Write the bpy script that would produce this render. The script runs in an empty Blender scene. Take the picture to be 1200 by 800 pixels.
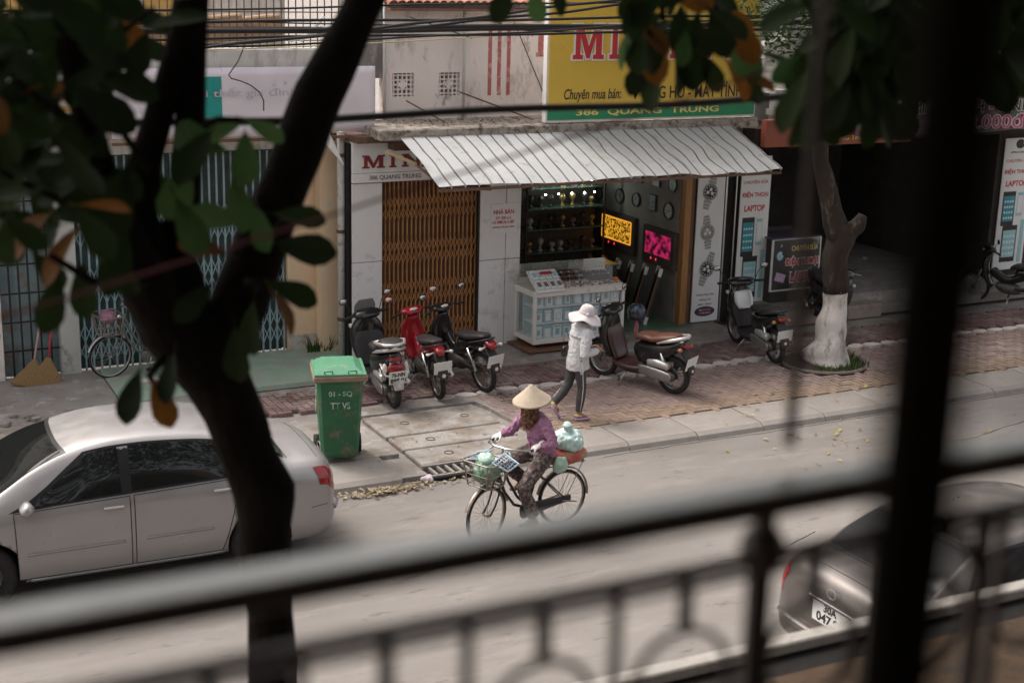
import bpy, math, random
from math import sin, cos, pi, radians, sqrt, atan2, hypot, exp, floor
from mathutils import Vector, Matrix, Euler, noise
R=random.Random(7)
sc=bpy.context.scene; C=sc.collection
# ---------------- camera ----------------
FPX=1700.0; PITCH,YAW,ROLL=0.2586,0.479,0.0254; HCAM=5.9
_f=Vector((sin(YAW)*cos(PITCH),cos(YAW)*cos(PITCH),-sin(PITCH)))
_r0=Vector((cos(YAW),-sin(YAW),0)); _u0=_r0.cross(_f)
_r=cos(ROLL)*_r0+sin(ROLL)*_u0; _u=-sin(ROLL)*_r0+cos(ROLL)*_u0
cam=bpy.data.cameras.new('camera'); co=bpy.data.objects.new('camera',cam); C.objects.link(co)
co.matrix_world=Matrix(((_r.x,_u.x,-_f.x,0),(_r.y,_u.y,-_f.y,0),(_r.z,_u.z,-_f.z,HCAM),(0,0,0,1)))
cam.sensor_width=36; cam.lens=FPX/1200*36; cam.clip_start=.05; cam.clip_end=500
cam.dof.use_dof=True; cam.dof.focus_distance=16.5; cam.dof.aperture_fstop=cam.lens/23.0
sc.camera=co
# ---------------- light ----------------
SUN_EL,SUN_AZ=radians(58),radians(-35)      # azimuth measured from +Y towards +X
w=bpy.data.worlds.new('World'); sc.world=w; w.use_nodes=True
nt=w.node_tree; bg=nt.nodes['Background']; sky=nt.nodes.new('ShaderNodeTexSky'); sky.sky_type='NISHITA'
sky.sun_disc=False; sky.sun_elevation=SUN_EL; sky.sun_rotation=SUN_AZ; sky.air_density=1.0; sky.dust_density=6.0; sky.ozone_density=.6
hs=nt.nodes.new('ShaderNodeHueSaturation'); hs.inputs['Saturation'].default_value=.3
mxw=nt.nodes.new('ShaderNodeMix'); mxw.data_type='RGBA'; mxw.blend_type='MULTIPLY'; mxw.inputs[0].default_value=1; mxw.inputs[7].default_value=(1.035,.985,.955,1)
nt.links.new(sky.outputs[0],hs.inputs['Color']); nt.links.new(hs.outputs[0],mxw.inputs[6]); nt.links.new(mxw.outputs[2],bg.inputs[0])
bg.inputs[1].default_value=.15
sd=bpy.data.lights.new('sun','SUN'); sd.energy=.85; sd.angle=radians(16); sd.color=(1,.95,.88)
so=bpy.data.objects.new('sun',sd); C.objects.link(so)
so.rotation_euler=Vector((-sin(SUN_AZ)*cos(SUN_EL),-cos(SUN_AZ)*cos(SUN_EL),-sin(SUN_EL))).to_track_quat('-Z','Y').to_euler()
vs=sc.view_settings; vs.view_transform='Standard'; vs.look='None'; vs.gamma=1; vs.exposure=0.95; vs.use_curve_mapping=False
# ---------------- pixel (of the 1200x800 photograph) to place ----------------
def ray(x,y): return _f+_r*((x-600)/FPX)-_u*((y-400)/FPX)
def G(x,y,z=0.0): d=ray(x,y); return Vector((0,0,HCAM))+d*((z-HCAM)/d.z)
def FY(x,y,Y): d=ray(x,y); return Vector((0,0,HCAM))+d*(Y/d.y)
def FX(x,y,X): d=ray(x,y); return Vector((0,0,HCAM))+d*(X/d.x)
# ---------------- materials ----------------
def M(name,rgb,rough=.6,metal=0.,var=.18,scale=6.,bump=.15,bscale=40.,dirt=None,spec=.4,coat=0.,rnd=0.,emit=None,island=0.,alpha=1.,stretch=None,trans=0.):
    m=bpy.data.materials.new(name); m.use_nodes=True; n=m.node_tree.nodes; L=m.node_tree.links; b=n['Principled BSDF']
    tc=n.new('ShaderNodeTexCoord'); vec=tc.outputs['Object']
    if stretch:
        mp=n.new('ShaderNodeMapping'); mp.inputs['Scale'].default_value=stretch; L.new(vec,mp.inputs[0]); vec=mp.outputs[0]
    def nz(s,d=5.,ro=.6):
        t=n.new('ShaderNodeTexNoise'); t.inputs['Scale'].default_value=s; t.inputs['Detail'].default_value=d; t.inputs['Roughness'].default_value=ro; L.new(vec,t.inputs['Vector']); return t.outputs['Fac']
    def mixc(fac,a,bb,mode='MIX'):
        x=n.new('ShaderNodeMix'); x.data_type='RGBA'; x.blend_type=mode
        if isinstance(fac,float): x.inputs[0].default_value=fac
        else: L.new(fac,x.inputs[0])
        for i,v in ((6,a),(7,bb)):
            if isinstance(v,tuple): x.inputs[i].default_value=(*v[:3],1)
            else: L.new(v,x.inputs[i])
        return x.outputs[2]
    def mr(fac,a,bb,c=0.,d=1.):
        x=n.new('ShaderNodeMapRange'); x.inputs[1].default_value=a; x.inputs[2].default_value=bb; x.inputs[3].default_value=c; x.inputs[4].default_value=d; L.new(fac,x.inputs[0]); return x.outputs[0]
    c=tuple(rgb)
    lo=tuple(v*(1-var) for v in c); hi=tuple(min(1,v*(1+var)) for v in c)
    out=mixc(mr(nz(scale),.3,.7),lo,hi)
    if dirt:
        for (dc,amt,ds) in ([dirt] if not isinstance(dirt,list) else dirt):
            out=mixc(mr(nz(ds,8.,.7),.62-amt*.3,.72-amt*.2,0.,.9),out,tuple(dc))
    if rnd or island:
        g=n.new('ShaderNodeObjectInfo').outputs['Random'] if rnd else n.new('ShaderNodeNewGeometry').outputs['Random Per Island']
        k=rnd or island
        out=mixc(1.0,out,(1,1,1),'MULTIPLY'); x=out.node
        v=mr(g,0.,1.,1-k,1+k); cb=n.new('ShaderNodeCombineColor')
        for i in range(3): L.new(v,cb.inputs[i])
        L.new(cb.outputs[0],x.inputs[7])
    L.new(out,b.inputs['Base Color'])
    b.inputs['Roughness'].default_value=rough; b.inputs['Metallic'].default_value=metal
    b.inputs['Specular IOR Level'].default_value=spec
    if coat: b.inputs['Coat Weight'].default_value=coat; b.inputs['Coat Roughness'].default_value=.06
    if bump:
        bp=n.new('ShaderNodeBump'); bp.inputs['Strength'].default_value=bump; bp.inputs['Distance'].default_value=.02; L.new(nz(bscale,4.),bp.inputs['Height']); L.new(bp.outputs[0],b.inputs['Normal'])
    if rough>.3 and metal<.5:
        L.new(mr(nz(scale*2.3),.3,.7,max(0,rough-.1),min(1,rough+.1)),b.inputs['Roughness'])
    if emit: b.inputs['Emission Color'].default_value=(*emit[0],1); b.inputs['Emission Strength'].default_value=emit[1]
    if alpha<1: b.inputs['Alpha'].default_value=alpha
    if trans: b.inputs['Transmission Weight'].default_value=trans; b.inputs['IOR'].default_value=1.3
    return m
MATS={}
def mt(key,*a,**k):
    if key not in MATS: MATS[key]=M(key,*a,**k)
    return MATS[key]
# ---------------- mesh builder ----------------
class MB:
    def __init__(s): s.v=[]; s.f=[]; s.mi=[]
    def add(s,vs,fs,m=0):
        o=len(s.v); s.v+= [tuple(p) for p in vs]; s.f+=[tuple(i+o for i in f) for f in fs]; s.mi+=[m]*len(fs); return s
    def box(s,c,d,m=0,rot=None,bev=0.):
        hx,hy,hz=d[0]/2,d[1]/2,d[2]/2
        if bev<=0:
            vs=[(x*hx,y*hy,z*hz) for x in(-1,1) for y in(-1,1) for z in(-1,1)]
            fs=[(0,1,3,2),(4,6,7,5),(0,4,5,1),(2,3,7,6),(0,2,6,4),(1,5,7,3)]
        else:
            b=min(bev,hx*.49,hy*.49,hz*.49); vs=[]; idx={}
            for sx in(-1,1):
                for sy in(-1,1):
                    for sz in(-1,1):
                        for a in range(3):
                            h=[hx-b,hy-b,hz-b]; h[a]+=b; idx[(sx,sy,sz,a)]=len(vs); vs.append((sx*h[0],sy*h[1],sz*h[2]))
            fs=[]
            def q(keys):
                t=[idx[k] for k in keys]; P=[Vector(vs[i]) for i in t]; nn=(P[1]-P[0]).cross(P[2]-P[0]); cc=sum(P,Vector())/len(P)
                fs.append(tuple(t) if nn.dot(cc)>0 else tuple(t[::-1]))
            for a in range(3):
                o1,o2=[i for i in range(3) if i!=a]
                for sg in(-1,1):
                    ks=[]
                    for u,v in((-1,-1),(1,-1),(1,1),(-1,1)):
                        k=[0,0,0]; k[a]=sg; k[o1]=u; k[o2]=v; ks.append((*k,a))
                    q(ks)
                for u in(-1,1):
                    for v in(-1,1):
                        k=[0,0,0]; k[o1]=u; k[o2]=v; k1=list(k); k1[a]=-1; k2=list(k); k2[a]=1
                        q([(*k1,o1),(*k2,o1),(*k2,o2),(*k1,o2)])
            for sx in(-1,1):
                for sy in(-1,1):
                    for sz in(-1,1): q([(sx,sy,sz,0),(sx,sy,sz,1),(sx,sy,sz,2)])
        mt_=Matrix.Translation(c)
        if rot is not None: mt_=mt_@(rot if isinstance(rot,Matrix) else Euler(rot).to_matrix().to_4x4())
        return s.add([mt_@Vector(p) for p in vs],fs,m)
    def tube(s,pts,r,n=8,m=0,caps=True,flat=None,e=2.,lat=None):
        """tube through pts; r a radius, a list, or a list of (a,b); lat = fixed sideways axis for a"""
        pts=[Vector(p) for p in pts]; N=len(pts); base=len(s.v); prev=None
        rr=r if isinstance(r,(list,tuple)) else [r]*N
        ring=[]
        for i,p in enumerate(pts):
            t=(pts[min(i+1,N-1)]-pts[max(i-1,0)]); t=t.normalized() if t.length>1e-9 else Vector((0,0,1))
            if lat is not None: a=Vector(lat); a=(a-t*a.dot(t)); a=a.normalized() if a.length>1e-6 else t.orthogonal().normalized()
            elif prev is None: a=t.orthogonal().normalized()
            else: a=(prev-t*prev.dot(t)).normalized()
            prev=a; b=t.cross(a)
            q=rr[i]; ra,rb=(q if isinstance(q,(list,tuple)) else (q,q))
            for k in range(n):
                th=2*pi*k/n; cx,sy=cos(th),sin(th)
                x=(abs(cx)**(2/e))*(1 if cx>=0 else -1); y=(abs(sy)**(2/e))*(1 if sy>=0 else -1)
                ring.append(p+a*ra*x+b*rb*y)
        fs=[(i*n+k,i*n+(k+1)%n,(i+1)*n+(k+1)%n,(i+1)*n+k) for i in range(N-1) for k in range(n)]
        if caps: fs+= [tuple(range(n))[::-1],tuple((N-1)*n+k for k in range(n))]
        return s.add(ring,fs,m)
    def sw(s,secs,n=16,e=2.6,interp=3,m=0,y=0.,dome=True):
        """hull swept in the XZ plane; secs = (x,z,half width Y,half thickness[,y])"""
        S=[list(q)+[y]*(5-len(q)) for q in secs]; P=[]
        for i in range(len(S)-1):
            p0,p1,p2,p3=S[max(i-1,0)],S[i],S[i+1],S[min(i+2,len(S)-1)]
            for j in range(interp):
                t=j/interp; P.append([.5*((2*b)+(c-a)*t+(2*a-5*b+4*c-d)*t*t+(3*b-a-3*c+d)*t**3) for a,b,c,d in zip(p0,p1,p2,p3)])
        P.append(S[-1])
        if dome:
            a=P[0]; b=P[-1]; d0=Vector((P[0][0]-P[1][0],P[0][1]-P[1][1])).normalized(); d1=Vector((b[0]-P[-2][0],b[1]-P[-2][1])).normalized()
            k0=a[3]*.45; k1=b[3]*.45
            P=[[a[0]+d0.x*k0,a[1]+d0.y*k0,a[2]*.5,a[3]*.45,a[4]],[a[0]+d0.x*k0*.6,a[1]+d0.y*k0*.6,a[2]*.85,a[3]*.8,a[4]]]+P+[[b[0]+d1.x*k1*.6,b[1]+d1.y*k1*.6,b[2]*.85,b[3]*.8,b[4]],[b[0]+d1.x*k1,b[1]+d1.y*k1,b[2]*.5,b[3]*.45,b[4]]]
        return s.tube([(q[0],q[4],q[1]) for q in P],[(max(q[2],.002),max(q[3],.002)) for q in P],n=n,e=e,lat=(0,1,0),m=m)
    def lathe(s,prof,n=24,mat=None,m=0,a0=0,a1=2*pi):
        """prof (r,h) about Z, then mat"""
        full=abs(a1-a0-2*pi)<1e-6; K=n if full else n+1; vs=[]
        for (r,h) in prof:
            for k in range(K):
                th=a0+(a1-a0)*k/n; p=Vector((r*cos(th),r*sin(th),h)); vs.append(mat@p if mat else p)
        fs=[(i*K+k,i*K+(k+1)%K,(i+1)*K+(k+1)%K,(i+1)*K+k) for i in range(len(prof)-1) for k in range(n)]
        return s.add(vs,fs,m)
    def ball(s,c,r,n=14,m=0,rot=None):
        r=r if isinstance(r,(list,tuple)) else (r,r,r); vs=[]; k=n//2; mm=Matrix.Translation(c)@(Euler(rot).to_matrix().to_4x4() if rot else Matrix())
        for i in range(k+1):
            ph=pi*i/k
            for j in range(n): vs.append(mm@Vector((r[0]*sin(ph)*cos(2*pi*j/n),r[1]*sin(ph)*sin(2*pi*j/n),r[2]*cos(ph))))
        return s.add(vs,[(i*n+j,(i+1)*n+j,(i+1)*n+(j+1)%n,i*n+(j+1)%n) for i in range(k) for j in range(n)],m)
    def prism(s,poly,fn,m=0):
        """closed outline poly (u,v); fn(u,v,side) -> point, side 0 or 1"""
        n=len(poly); vs=[fn(u,v,0) for u,v in poly]+[fn(u,v,1) for u,v in poly]
        return s.add(vs,[tuple(range(n))[::-1],tuple(range(n,2*n))]+[(i,(i+1)%n,n+(i+1)%n,n+i) for i in range(n)],m)
    def quad(s,a,b,c,d,m=0): return s.add([a,b,c,d],[(0,1,2,3)],m)
    def xf(s,mat,start=0):
        for i in range(start,len(s.v)): s.v[i]=tuple(mat@Vector(s.v[i]))
        return s
    def mesh(s,name,mats,smooth=False):
        me=bpy.data.meshes.new(name); me.from_pydata(s.v,[],s.f)
        for q in (mats if isinstance(mats,(list,tuple)) else [mats]): me.materials.append(q)
        me.polygons.foreach_set('material_index',s.mi)
        if smooth: me.polygons.foreach_set('use_smooth',[True]*len(s.f))
        me.update(); return me
    def build(s,name,mats,parent=None,smooth=False,label=None,kind=None):
        return link(name,s.mesh(name,mats,smooth),parent,label,kind,smooth)
def link(name,me,parent=None,label=None,kind=None,smooth=False,loc=None,rot=None,scale=None):
    o=bpy.data.objects.new(name,me); C.objects.link(o)
    if parent: o.parent=parent
    if label: o['label']=label
    if kind: o['kind']=kind
    if loc is not None: o.location=loc
    if rot is not None: o.rotation_euler=rot
    if scale is not None: o.scale=scale
    return o
def auto(o,ang=35):
    """smooth shading that keeps the hard edges"""
    me=o.data; 
    import bmesh
    bm=bmesh.new(); bm.from_mesh(me); bmesh.ops.remove_doubles(bm,verts=bm.verts,dist=1e-5); bmesh.ops.recalc_face_normals(bm,faces=bm.faces)
    a=radians(ang)
    for e in bm.edges: e.smooth = len(e.link_faces)==2 and e.calc_face_angle(0)<a
    for f in bm.faces: f.smooth=True
    bm.to_mesh(me); bm.free(); return o
def thing(name,label,cat,loc=(0,0,0),rz=0.,group=None,rot=None):
    o=bpy.data.objects.new(name,None); C.objects.link(o); o.location=loc; o.rotation_euler=rot if rot else (0,0,rz); o.empty_display_size=.1
    o['label']=label; o['category']=cat
    if group: o['group']=group
    return o
def tag(o,label,cat,group=None):
    o['label']=label; o['category']=cat
    if group: o['group']=group
    return o
def struct(o): o['kind']='structure'; return o
def copy_tree(src,loc=None,rz=None,label=None,parent=None):
    c=src.copy(); C.objects.link(c)
    if parent: c.parent=parent
    if loc is not None: c.location=loc
    if rz is not None: c.rotation_euler=(src.rotation_euler.x,src.rotation_euler.y,rz)
    if label: c['label']=label
    for ch in list(src.children): copy_tree(ch,parent=c)
    return c
def frame(o,x,y): 
    """4x4 with origin o, x axis x, y axis y"""
    x=Vector(x).normalized(); y=Vector(y); y=(y-x*x.dot(y)).normalized(); z=x.cross(y)
    return Matrix(((x.x,y.x,z.x,o[0]),(x.y,y.y,z.y,o[1]),(x.z,y.z,z.z,o[2]),(0,0,0,1)))
_tc={}
def text_mesh(s,bold=0.,shear=0.,depth=.002):
    k=(s,bold,shear,depth)
    if k not in _tc:
        cu=bpy.data.curves.new('lettering','FONT'); cu.body=s; cu.size=1; cu.extrude=depth; cu.offset=bold; cu.shear=shear; cu.resolution_u=3
        ob=bpy.data.objects.new('t',cu); C.objects.link(ob); dg=bpy.context.evaluated_depsgraph_get()
        me=bpy.data.meshes.new_from_object(ob.evaluated_get(dg)); bpy.data.objects.remove(ob); bpy.data.curves.remove(cu)
        xs=[v.co.x for v in me.vertices]; ys=[v.co.y for v in me.vertices]; _tc[k]=(me,min(xs),max(xs),min(ys),max(ys))
    return _tc[k]
def text(s,mat,fr,w,h,parent=None,bold=0.,shear=0.,depth=.002,name='lettering'):
    """lettering filling w x h, centred on frame fr (x right, y up, z out of the face)"""
    me0,x0,x1,y0,y1=text_mesh(s,bold,shear,depth); me=me0.copy(); me.materials.clear(); me.materials.append(mat)
    sx,sy=w/(x1-x0),h/(y1-y0)
    me.transform(fr@Matrix.Diagonal((sx,sy,1,1))@Matrix.Translation((-(x0+x1)/2,-(y0+y1)/2,0)))
    return link(name,me,parent)
def smoothmod(o,vox,it=6,disp=0.,dscale=.1,fac=.5):
    r=o.modifiers.new('fuse','REMESH'); r.mode='VOXEL'; r.voxel_size=vox; r.use_smooth_shade=True
    s=o.modifiers.new('soft','SMOOTH'); s.iterations=it; s.factor=fac
    if disp:
        t=bpy.data.textures.new('folds','CLOUDS'); t.noise_scale=dscale; t.noise_depth=2
        d=o.modifiers.new('folds','DISPLACE'); d.texture=t; d.strength=disp; d.mid_level=.5
    return o
# ================= materials =================
asphalt=M('worn road',(.205,.188,.173),.9,var=.1,scale=1.1,bump=.4,bscale=120,dirt=[((.165,.147,.132),.35,.6),((.25,.226,.205),.3,2.6),((.11,.098,.087),.14,7.)],stretch=(.3,1.,1.))
conc=M('pavement concrete',(.27,.247,.226),.9,var=.14,scale=3,bump=.4,bscale=60,dirt=[((.2,.165,.13),.35,2.2),((.44,.41,.38),.25,5.)])
conc_o=M('kerb concrete',(.28,.256,.232),.9,var=.12,scale=2,bump=.35,bscale=70,dirt=((.24,.2,.17),.25,3.),rnd=.07)
slabm=M('drain slab concrete',(.32,.302,.28),.85,var=.12,scale=3,bump=.35,bscale=50,dirt=[((.2,.165,.13),.62,2.6),((.14,.11,.09),.2,7.)],rnd=.05)
mortar=M('dusty mortar',(.2,.165,.14),.95,var=.2,scale=9,bump=.3)
pav_red=M('red paver',(.19,.12,.112),.85,var=.16,scale=5,bump=.35,bscale=60,rnd=.0,island=.22,dirt=((.3,.24,.21),.45,1.2))
pav_tan=M('brown paver',(.24,.175,.155),.85,var=.12,scale=4,bump=.35,bscale=60,island=.16,dirt=((.29,.25,.22),.35,1.1))
pav_och=M('ochre paver',(.26,.19,.14),.85,var=.12,scale=4,bump=.35,bscale=60,island=.15)
pav_tan1=M('brown paver single',(.24,.175,.155),.85,var=.12,scale=4,bump=.35,bscale=60,rnd=.16)
pav_och1=M('ochre paver single',(.26,.19,.14),.85,var=.12,scale=4,bump=.35,bscale=60,rnd=.15)
stone_w=M('pale paving stone',(.55,.5,.46),.85,var=.12,scale=8,bump=.4,bscale=50,rnd=.12,dirt=((.3,.25,.2),.3,6.))
greenp=M('pale green painted concrete',(.27,.36,.28),.8,var=.12,scale=4,bump=.3,dirt=((.34,.31,.26),.35,2.5))
wall_w=M('stained off white render',(.76,.68,.635),.9,var=.07,scale=2,bump=.3,bscale=30,dirt=[((.4,.34,.3),.28,2.2),((.16,.12,.1),.12,3.5)],stretch=(1,1,.45))
wall_ll=M('weathered concrete parapet',(.6,.585,.55),.9,var=.12,scale=2,bump=.4,bscale=30,dirt=[((.3,.27,.22),.4,2.),((.11,.09,.07),.18,3.)],stretch=(1,1,.3))
wall_g=M('grey dirty concrete',(.2,.185,.175),.95,var=.25,scale=4,bump=.5,bscale=25,dirt=((.4,.38,.36),.3,5.),stretch=(1,1,.4))
wall_y=M('cream yellow wall',(.74,.55,.36),.9,var=.06,scale=2,bump=.15,dirt=((.6,.55,.48),.12,4.))
ledge_m=M('mossy ledge concrete',(.36,.32,.27),.95,var=.2,scale=5,bump=.6,bscale=30,dirt=[((.07,.05,.035),.5,9.),((.5,.46,.4),.25,4.)])
clad=M('grey cladding panel',(.74,.725,.71),.45,var=.03,scale=2,bump=.05,rnd=.03,dirt=((.5,.47,.44),.15,2.))
dark=M('dark gap',(.015,.013,.012),.9,var=.2,bump=0)
darkwood=M('dark interior wood',(.075,.055,.045),.7,var=.3,scale=5)
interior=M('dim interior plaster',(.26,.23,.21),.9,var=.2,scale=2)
floor_g=M('green tiled shop floor',(.12,.19,.12),.45,var=.12,scale=6,bump=.05)
awn=M('pale corrugated sheet',(.43,.44,.445),.5,var=.05,scale=2,bump=.1,rnd=.04,dirt=[((.36,.36,.34),.3,2.),((.25,.18,.13),.1,6.)],metal=.0)
rust=M('rusty brown iron',(.13,.075,.05),.8,var=.35,scale=14,bump=.4)
gate_o=M('ochre brown gate steel',(.46,.22,.08),.6,var=.2,scale=8,bump=.1,dirt=((.16,.07,.03),.3,9.))
gate_ob=M('brown gate slat',(.15,.07,.035),.6,var=.2,scale=8)
gate_b=M('pale blue gate steel',(.3,.42,.44),.6,var=.15,scale=9,bump=.15,dirt=((.25,.16,.1),.22,9.))
gate_bd=M('blue grey sheet steel',(.24,.33,.35),.7,var=.2,scale=4,bump=.2,dirt=((.3,.17,.09),.35,5.))
blackiron=M('black painted iron',(.025,.022,.02),.45,var=.3,scale=20,bump=.05)
wood_o=M('orange varnished wood',(.4,.2,.07),.5,var=.25,scale=5,stretch=(6,6,.6),dirt=((.14,.06,.03),.2,5.))
wood_b=M('brown board',(.17,.085,.055),.7,var=.25,scale=8)
whitep=M('white print board',(.76,.76,.74),.5,var=.03,bump=0)
white=M('white enamel',(.72,.71,.69),.4,var=.04,bump=.03)
cream=M('cream enamel',(.74,.7,.64),.45,var=.05,bump=.03,dirt=((.4,.33,.26),.12,6.))
yel=M('yellow sign face',(.66,.44,.06),.5,var=.05,scale=2,bump=.02,dirt=((.45,.3,.06),.15,2.))
grn=M('green sign strip',(.02,.25,.11),.5,var=.06,bump=.02)
redl=M('red lettering',(.5,.03,.035),.45,var=.06,bump=0)
redd=M('dark red lettering',(.22,.03,.03),.5,var=.15,bump=0)
redf=M('faded red paint',(.45,.13,.12),.8,var=.2,scale=14,bump=0,dirt=((.6,.5,.46),.35,9.))
blk=M('black lettering',(.03,.026,.024),.5,var=.1,bump=0)
grl=M('grey lettering',(.16,.15,.14),.5,var=.1,bump=0)
yell=M('pale yellow lettering',(.75,.62,.2),.5,var=.05,bump=0)
brick_s=M('brick red sign face',(.3,.085,.05),.6,var=.12,bump=.03,dirt=((.2,.06,.04),.2,3.))
teal=M('teal print',(.03,.3,.36),.4,var=.15,scale=12,bump=0)
teal2=M('pale teal print',(.3,.55,.58),.4,var=.1,scale=12,bump=0)
tarp=M('lavender tarpaulin',(.74,.68,.72),.6,var=.04,scale=2,bump=.1,dirt=((.4,.3,.34),.1,3.))
tarp_t=M('teal tarpaulin print',(.02,.3,.27),.6,var=.08,bump=.05)
clay=M('clay roof tile',(.35,.15,.09),.85,var=.25,scale=8,bump=.3,rnd=.25)
cable=M('black cable sheath',(.02,.018,.017),.6,var=.2,bump=0)
cablew=M('pale cable sheath',(.5,.42,.22),.6,var=.1,bump=0)
glass=M('shop glass',(.9,.95,.95),.03,var=0,bump=0,alpha=.16,spec=.6)
steel=M('brushed steel',(.5,.5,.5),.3,metal=.9,var=.1,bump=.03)
# ================= ground =================
mb=MB(); mb.quad((-150,-150,-.03),(250,-150,-.03),(250,250,-.03),(-150,250,-.03)); struct(mb.build('ground',conc))
mb=MB()
nx,ny=60,14
g=[(-60+i*2.6,3.0+j*(14.56-3.0)/ny,0) for j in range(ny+1) for i in range(nx+1)]
mb.add(g,[(j*(nx+1)+i,j*(nx+1)+i+1,(j+1)*(nx+1)+i+1,(j+1)*(nx+1)+i) for j in range(ny) for i in range(nx)]); road=struct(mb.build('road',asphalt))
mb=MB(); mb.box((44,-2.5,-.4),(208,11,1.0)); struct(mb.build('near_pavement',conc))
mb=MB(); mb.box((20,37.3,-.17),(120,45.38,.43)); pav=struct(mb.build('pavement',conc))   # top .045
Z=.1
# kerb stones
x=-3.0; i=0
ks=MB()
L1=1.02; prof=[(14.5,0),(14.53,.06),(14.6,.098),(15.26,.1),(15.26,-.02),(14.5,-.02)]
ks.prism([(a,b) for a,b in prof],lambda u,v,s:(0 if s==0 else L1-.012,u,v)); km=ks.mesh('kerb_stone',conc_o)
while x<26:
    if not (6.5<x+.5<7.5): link('kerb_stone',km,pav,loc=(x,R.uniform(-.012,.012),R.uniform(-.006,.002)))
    x+=L1
# pavers: herringbone
inv=[]
def pv(cx,cy,rot,kind): inv.append((cx,cy,rot,kind))
a=.1; 
for i in range(-20,230):
    for j in range(-20,60):
        # herringbone of 2a x a bricks: cell pattern
        bx=i*a; by=j*a
        k=(i-j)%4
        X0=3.2; Y0=15.3
        if k==0: pv(X0+bx+a,Y0+by+a/2,0,0)
        elif k==3: pv(X0+bx+a/2,Y0+by+a,1,0)
sel=[]
for cx,cy,rot,_ in inv:
    if not(2.6<cx<25): continue
    if 15.29<cy<17.05 and cx>8.35: kind='o' if cy<15.72 else 't'
    elif 17.3<cy<18.2 and cx>5.0: kind='r'
    else: continue
    sel.append((cx,cy,rot,kind))
sel=[q for q in sel if hypot(q[0]-13.9,q[1]-16.62)>.72]
near=sorted([q for q in sel if q[3]!='r'],key=lambda q:hypot(q[0]-10,(q[1]-15)*2))[:300]; ns=set(near)
def brick_mesh(name,m):
    b=MB(); b.box((0,0,0),(.192,.092,.06),bev=.006); return b.mesh(name,m)
bm1,bm2=brick_mesh('brick',pav_tan1),brick_mesh('brick',pav_och1)
for cx,cy,rot,kind in near:
    link('brick',bm1 if kind=='t' else bm2,pav,loc=(cx,cy,.072+R.uniform(-.003,.003)),rot=(R.uniform(-.02,.02),R.uniform(-.02,.02),rot*pi/2+R.uniform(-.02,.02)))
for kk,mm,nm in (('t',pav_tan,'brick_field'),('o',pav_och,'ochre_brick_band'),('r',pav_red,'red_brick_field')):
    b=MB()
    for cx,cy,rot,kind in sel:
        if kind!=kk or (cx,cy,rot,kind) in ns: continue
        dz=.10+R.uniform(-.004,.003); hx,hy=(.096,.046) if rot==0 else (.046,.096); t=R.uniform(-.002,.002)
        b.add([(cx-hx,cy-hy,.05),(cx+hx,cy-hy,.05),(cx+hx,cy+hy,.05),(cx-hx,cy+hy,.05),(cx-hx+.004,cy-hy+.004,dz+t),(cx+hx-.004,cy-hy+.004,dz-t),(cx+hx-.004,cy+hy-.004,dz),(cx-hx+.004,cy+hy-.004,dz)],[(4,5,6,7),(0,1,5,4),(1,2,6,5),(2,3,7,6),(3,0,4,7)])
    b.build(nm,mm,pav,kind='stuff')
# strip of pale stones, a wavy single row
x=7.9
sm=[]
for q in range(5):
    b=MB(); n=9; pts=[(.17*(1+R.uniform(-.14,.14))*cos(2*pi*i/n),.105*(1+R.uniform(-.14,.14))*sin(2*pi*i/n)) for i in range(n)]
    b.add([(u,v,0) for u,v in pts]+[(u*.93,v*.93,.05) for u,v in pts],[tuple(range(n,2*n))]+[(i,(i+1)%n,n+(i+1)%n,n+i) for i in range(n)]); sm.append(b.mesh('paving_stone',stone_w))
while x<24:
    if hypot(x-13.9,17.15-16.62)>.7 : link('paving_stone',R.choice(sm),pav,loc=(x,17.17+.03*sin(x*3)+R.uniform(-.02,.02),.055+R.uniform(0,.004)),rot=(0,0,R.uniform(-.25,.25)))
    x+=.325
# concrete patches round the drain covers
def patch(name,pts,z,m,th=.06,lab=None,par=pav):
    b=MB(); b.prism(pts,lambda u,v,s:(u,v,z if s else z-th)); return b.build(name,m,par,label=lab)
def rough(poly,k=6,amp=.06):
    out=[]
    for i,(x,y) in enumerate(poly):
        x2,y2=poly[(i+1)%len(poly)]
        for j in range(k):
            t=j/k; out.append((x+(x2-x)*t+R.uniform(-amp,amp)*(j>0),y+(y2-y)*t+R.uniform(-amp,amp)*(j>0)))
    return out
patch('concrete_patch',rough([(-4,15.28),(6.44,15.28),(6.44,16.85),(8.2,16.85),(8.45,15.28),(8.6,15.3),(8.5,17.2),(6.1,17.15),(4.5,17.25),(-4,17.25)][:],5,.05),.096,conc)
patch('concrete_patch',rough([(-4,17.25),(4.95,17.25),(4.95,18.6),(-4,18.6)],4,.04),.09,conc)
# cracks in the road and along the gutter
for (pts) in ([(8.8,14.44),(10.,14.46),(11.3,14.43),(12.6,14.45),(14.5,14.44),(17,14.45)],[(12.2,13.0),(12.9,13.16),(13.7,13.2),(14.9,13.47),(16.2,13.62)],[(5.2,12.1),(5.9,12.3),(6.3,12.25),(7.0,12.6)],[(7.4,10.9),(8.3,11.2),(8.9,11.15),(9.8,11.5)]):
    b=MB(); q=[]
    for i in range(len(pts)-1):
        for j in range(8): t=j/8; q.append((pts[i][0]*(1-t)+pts[i+1][0]*t,pts[i][1]*(1-t)+pts[i+1][1]*t+R.uniform(-.012,.012),.0))
    b.tube(q,[(R.uniform(.003,.011),.004) for _ in q],4,lat=(0,1,0)); b.build('road_crack',dark,road)
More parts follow.
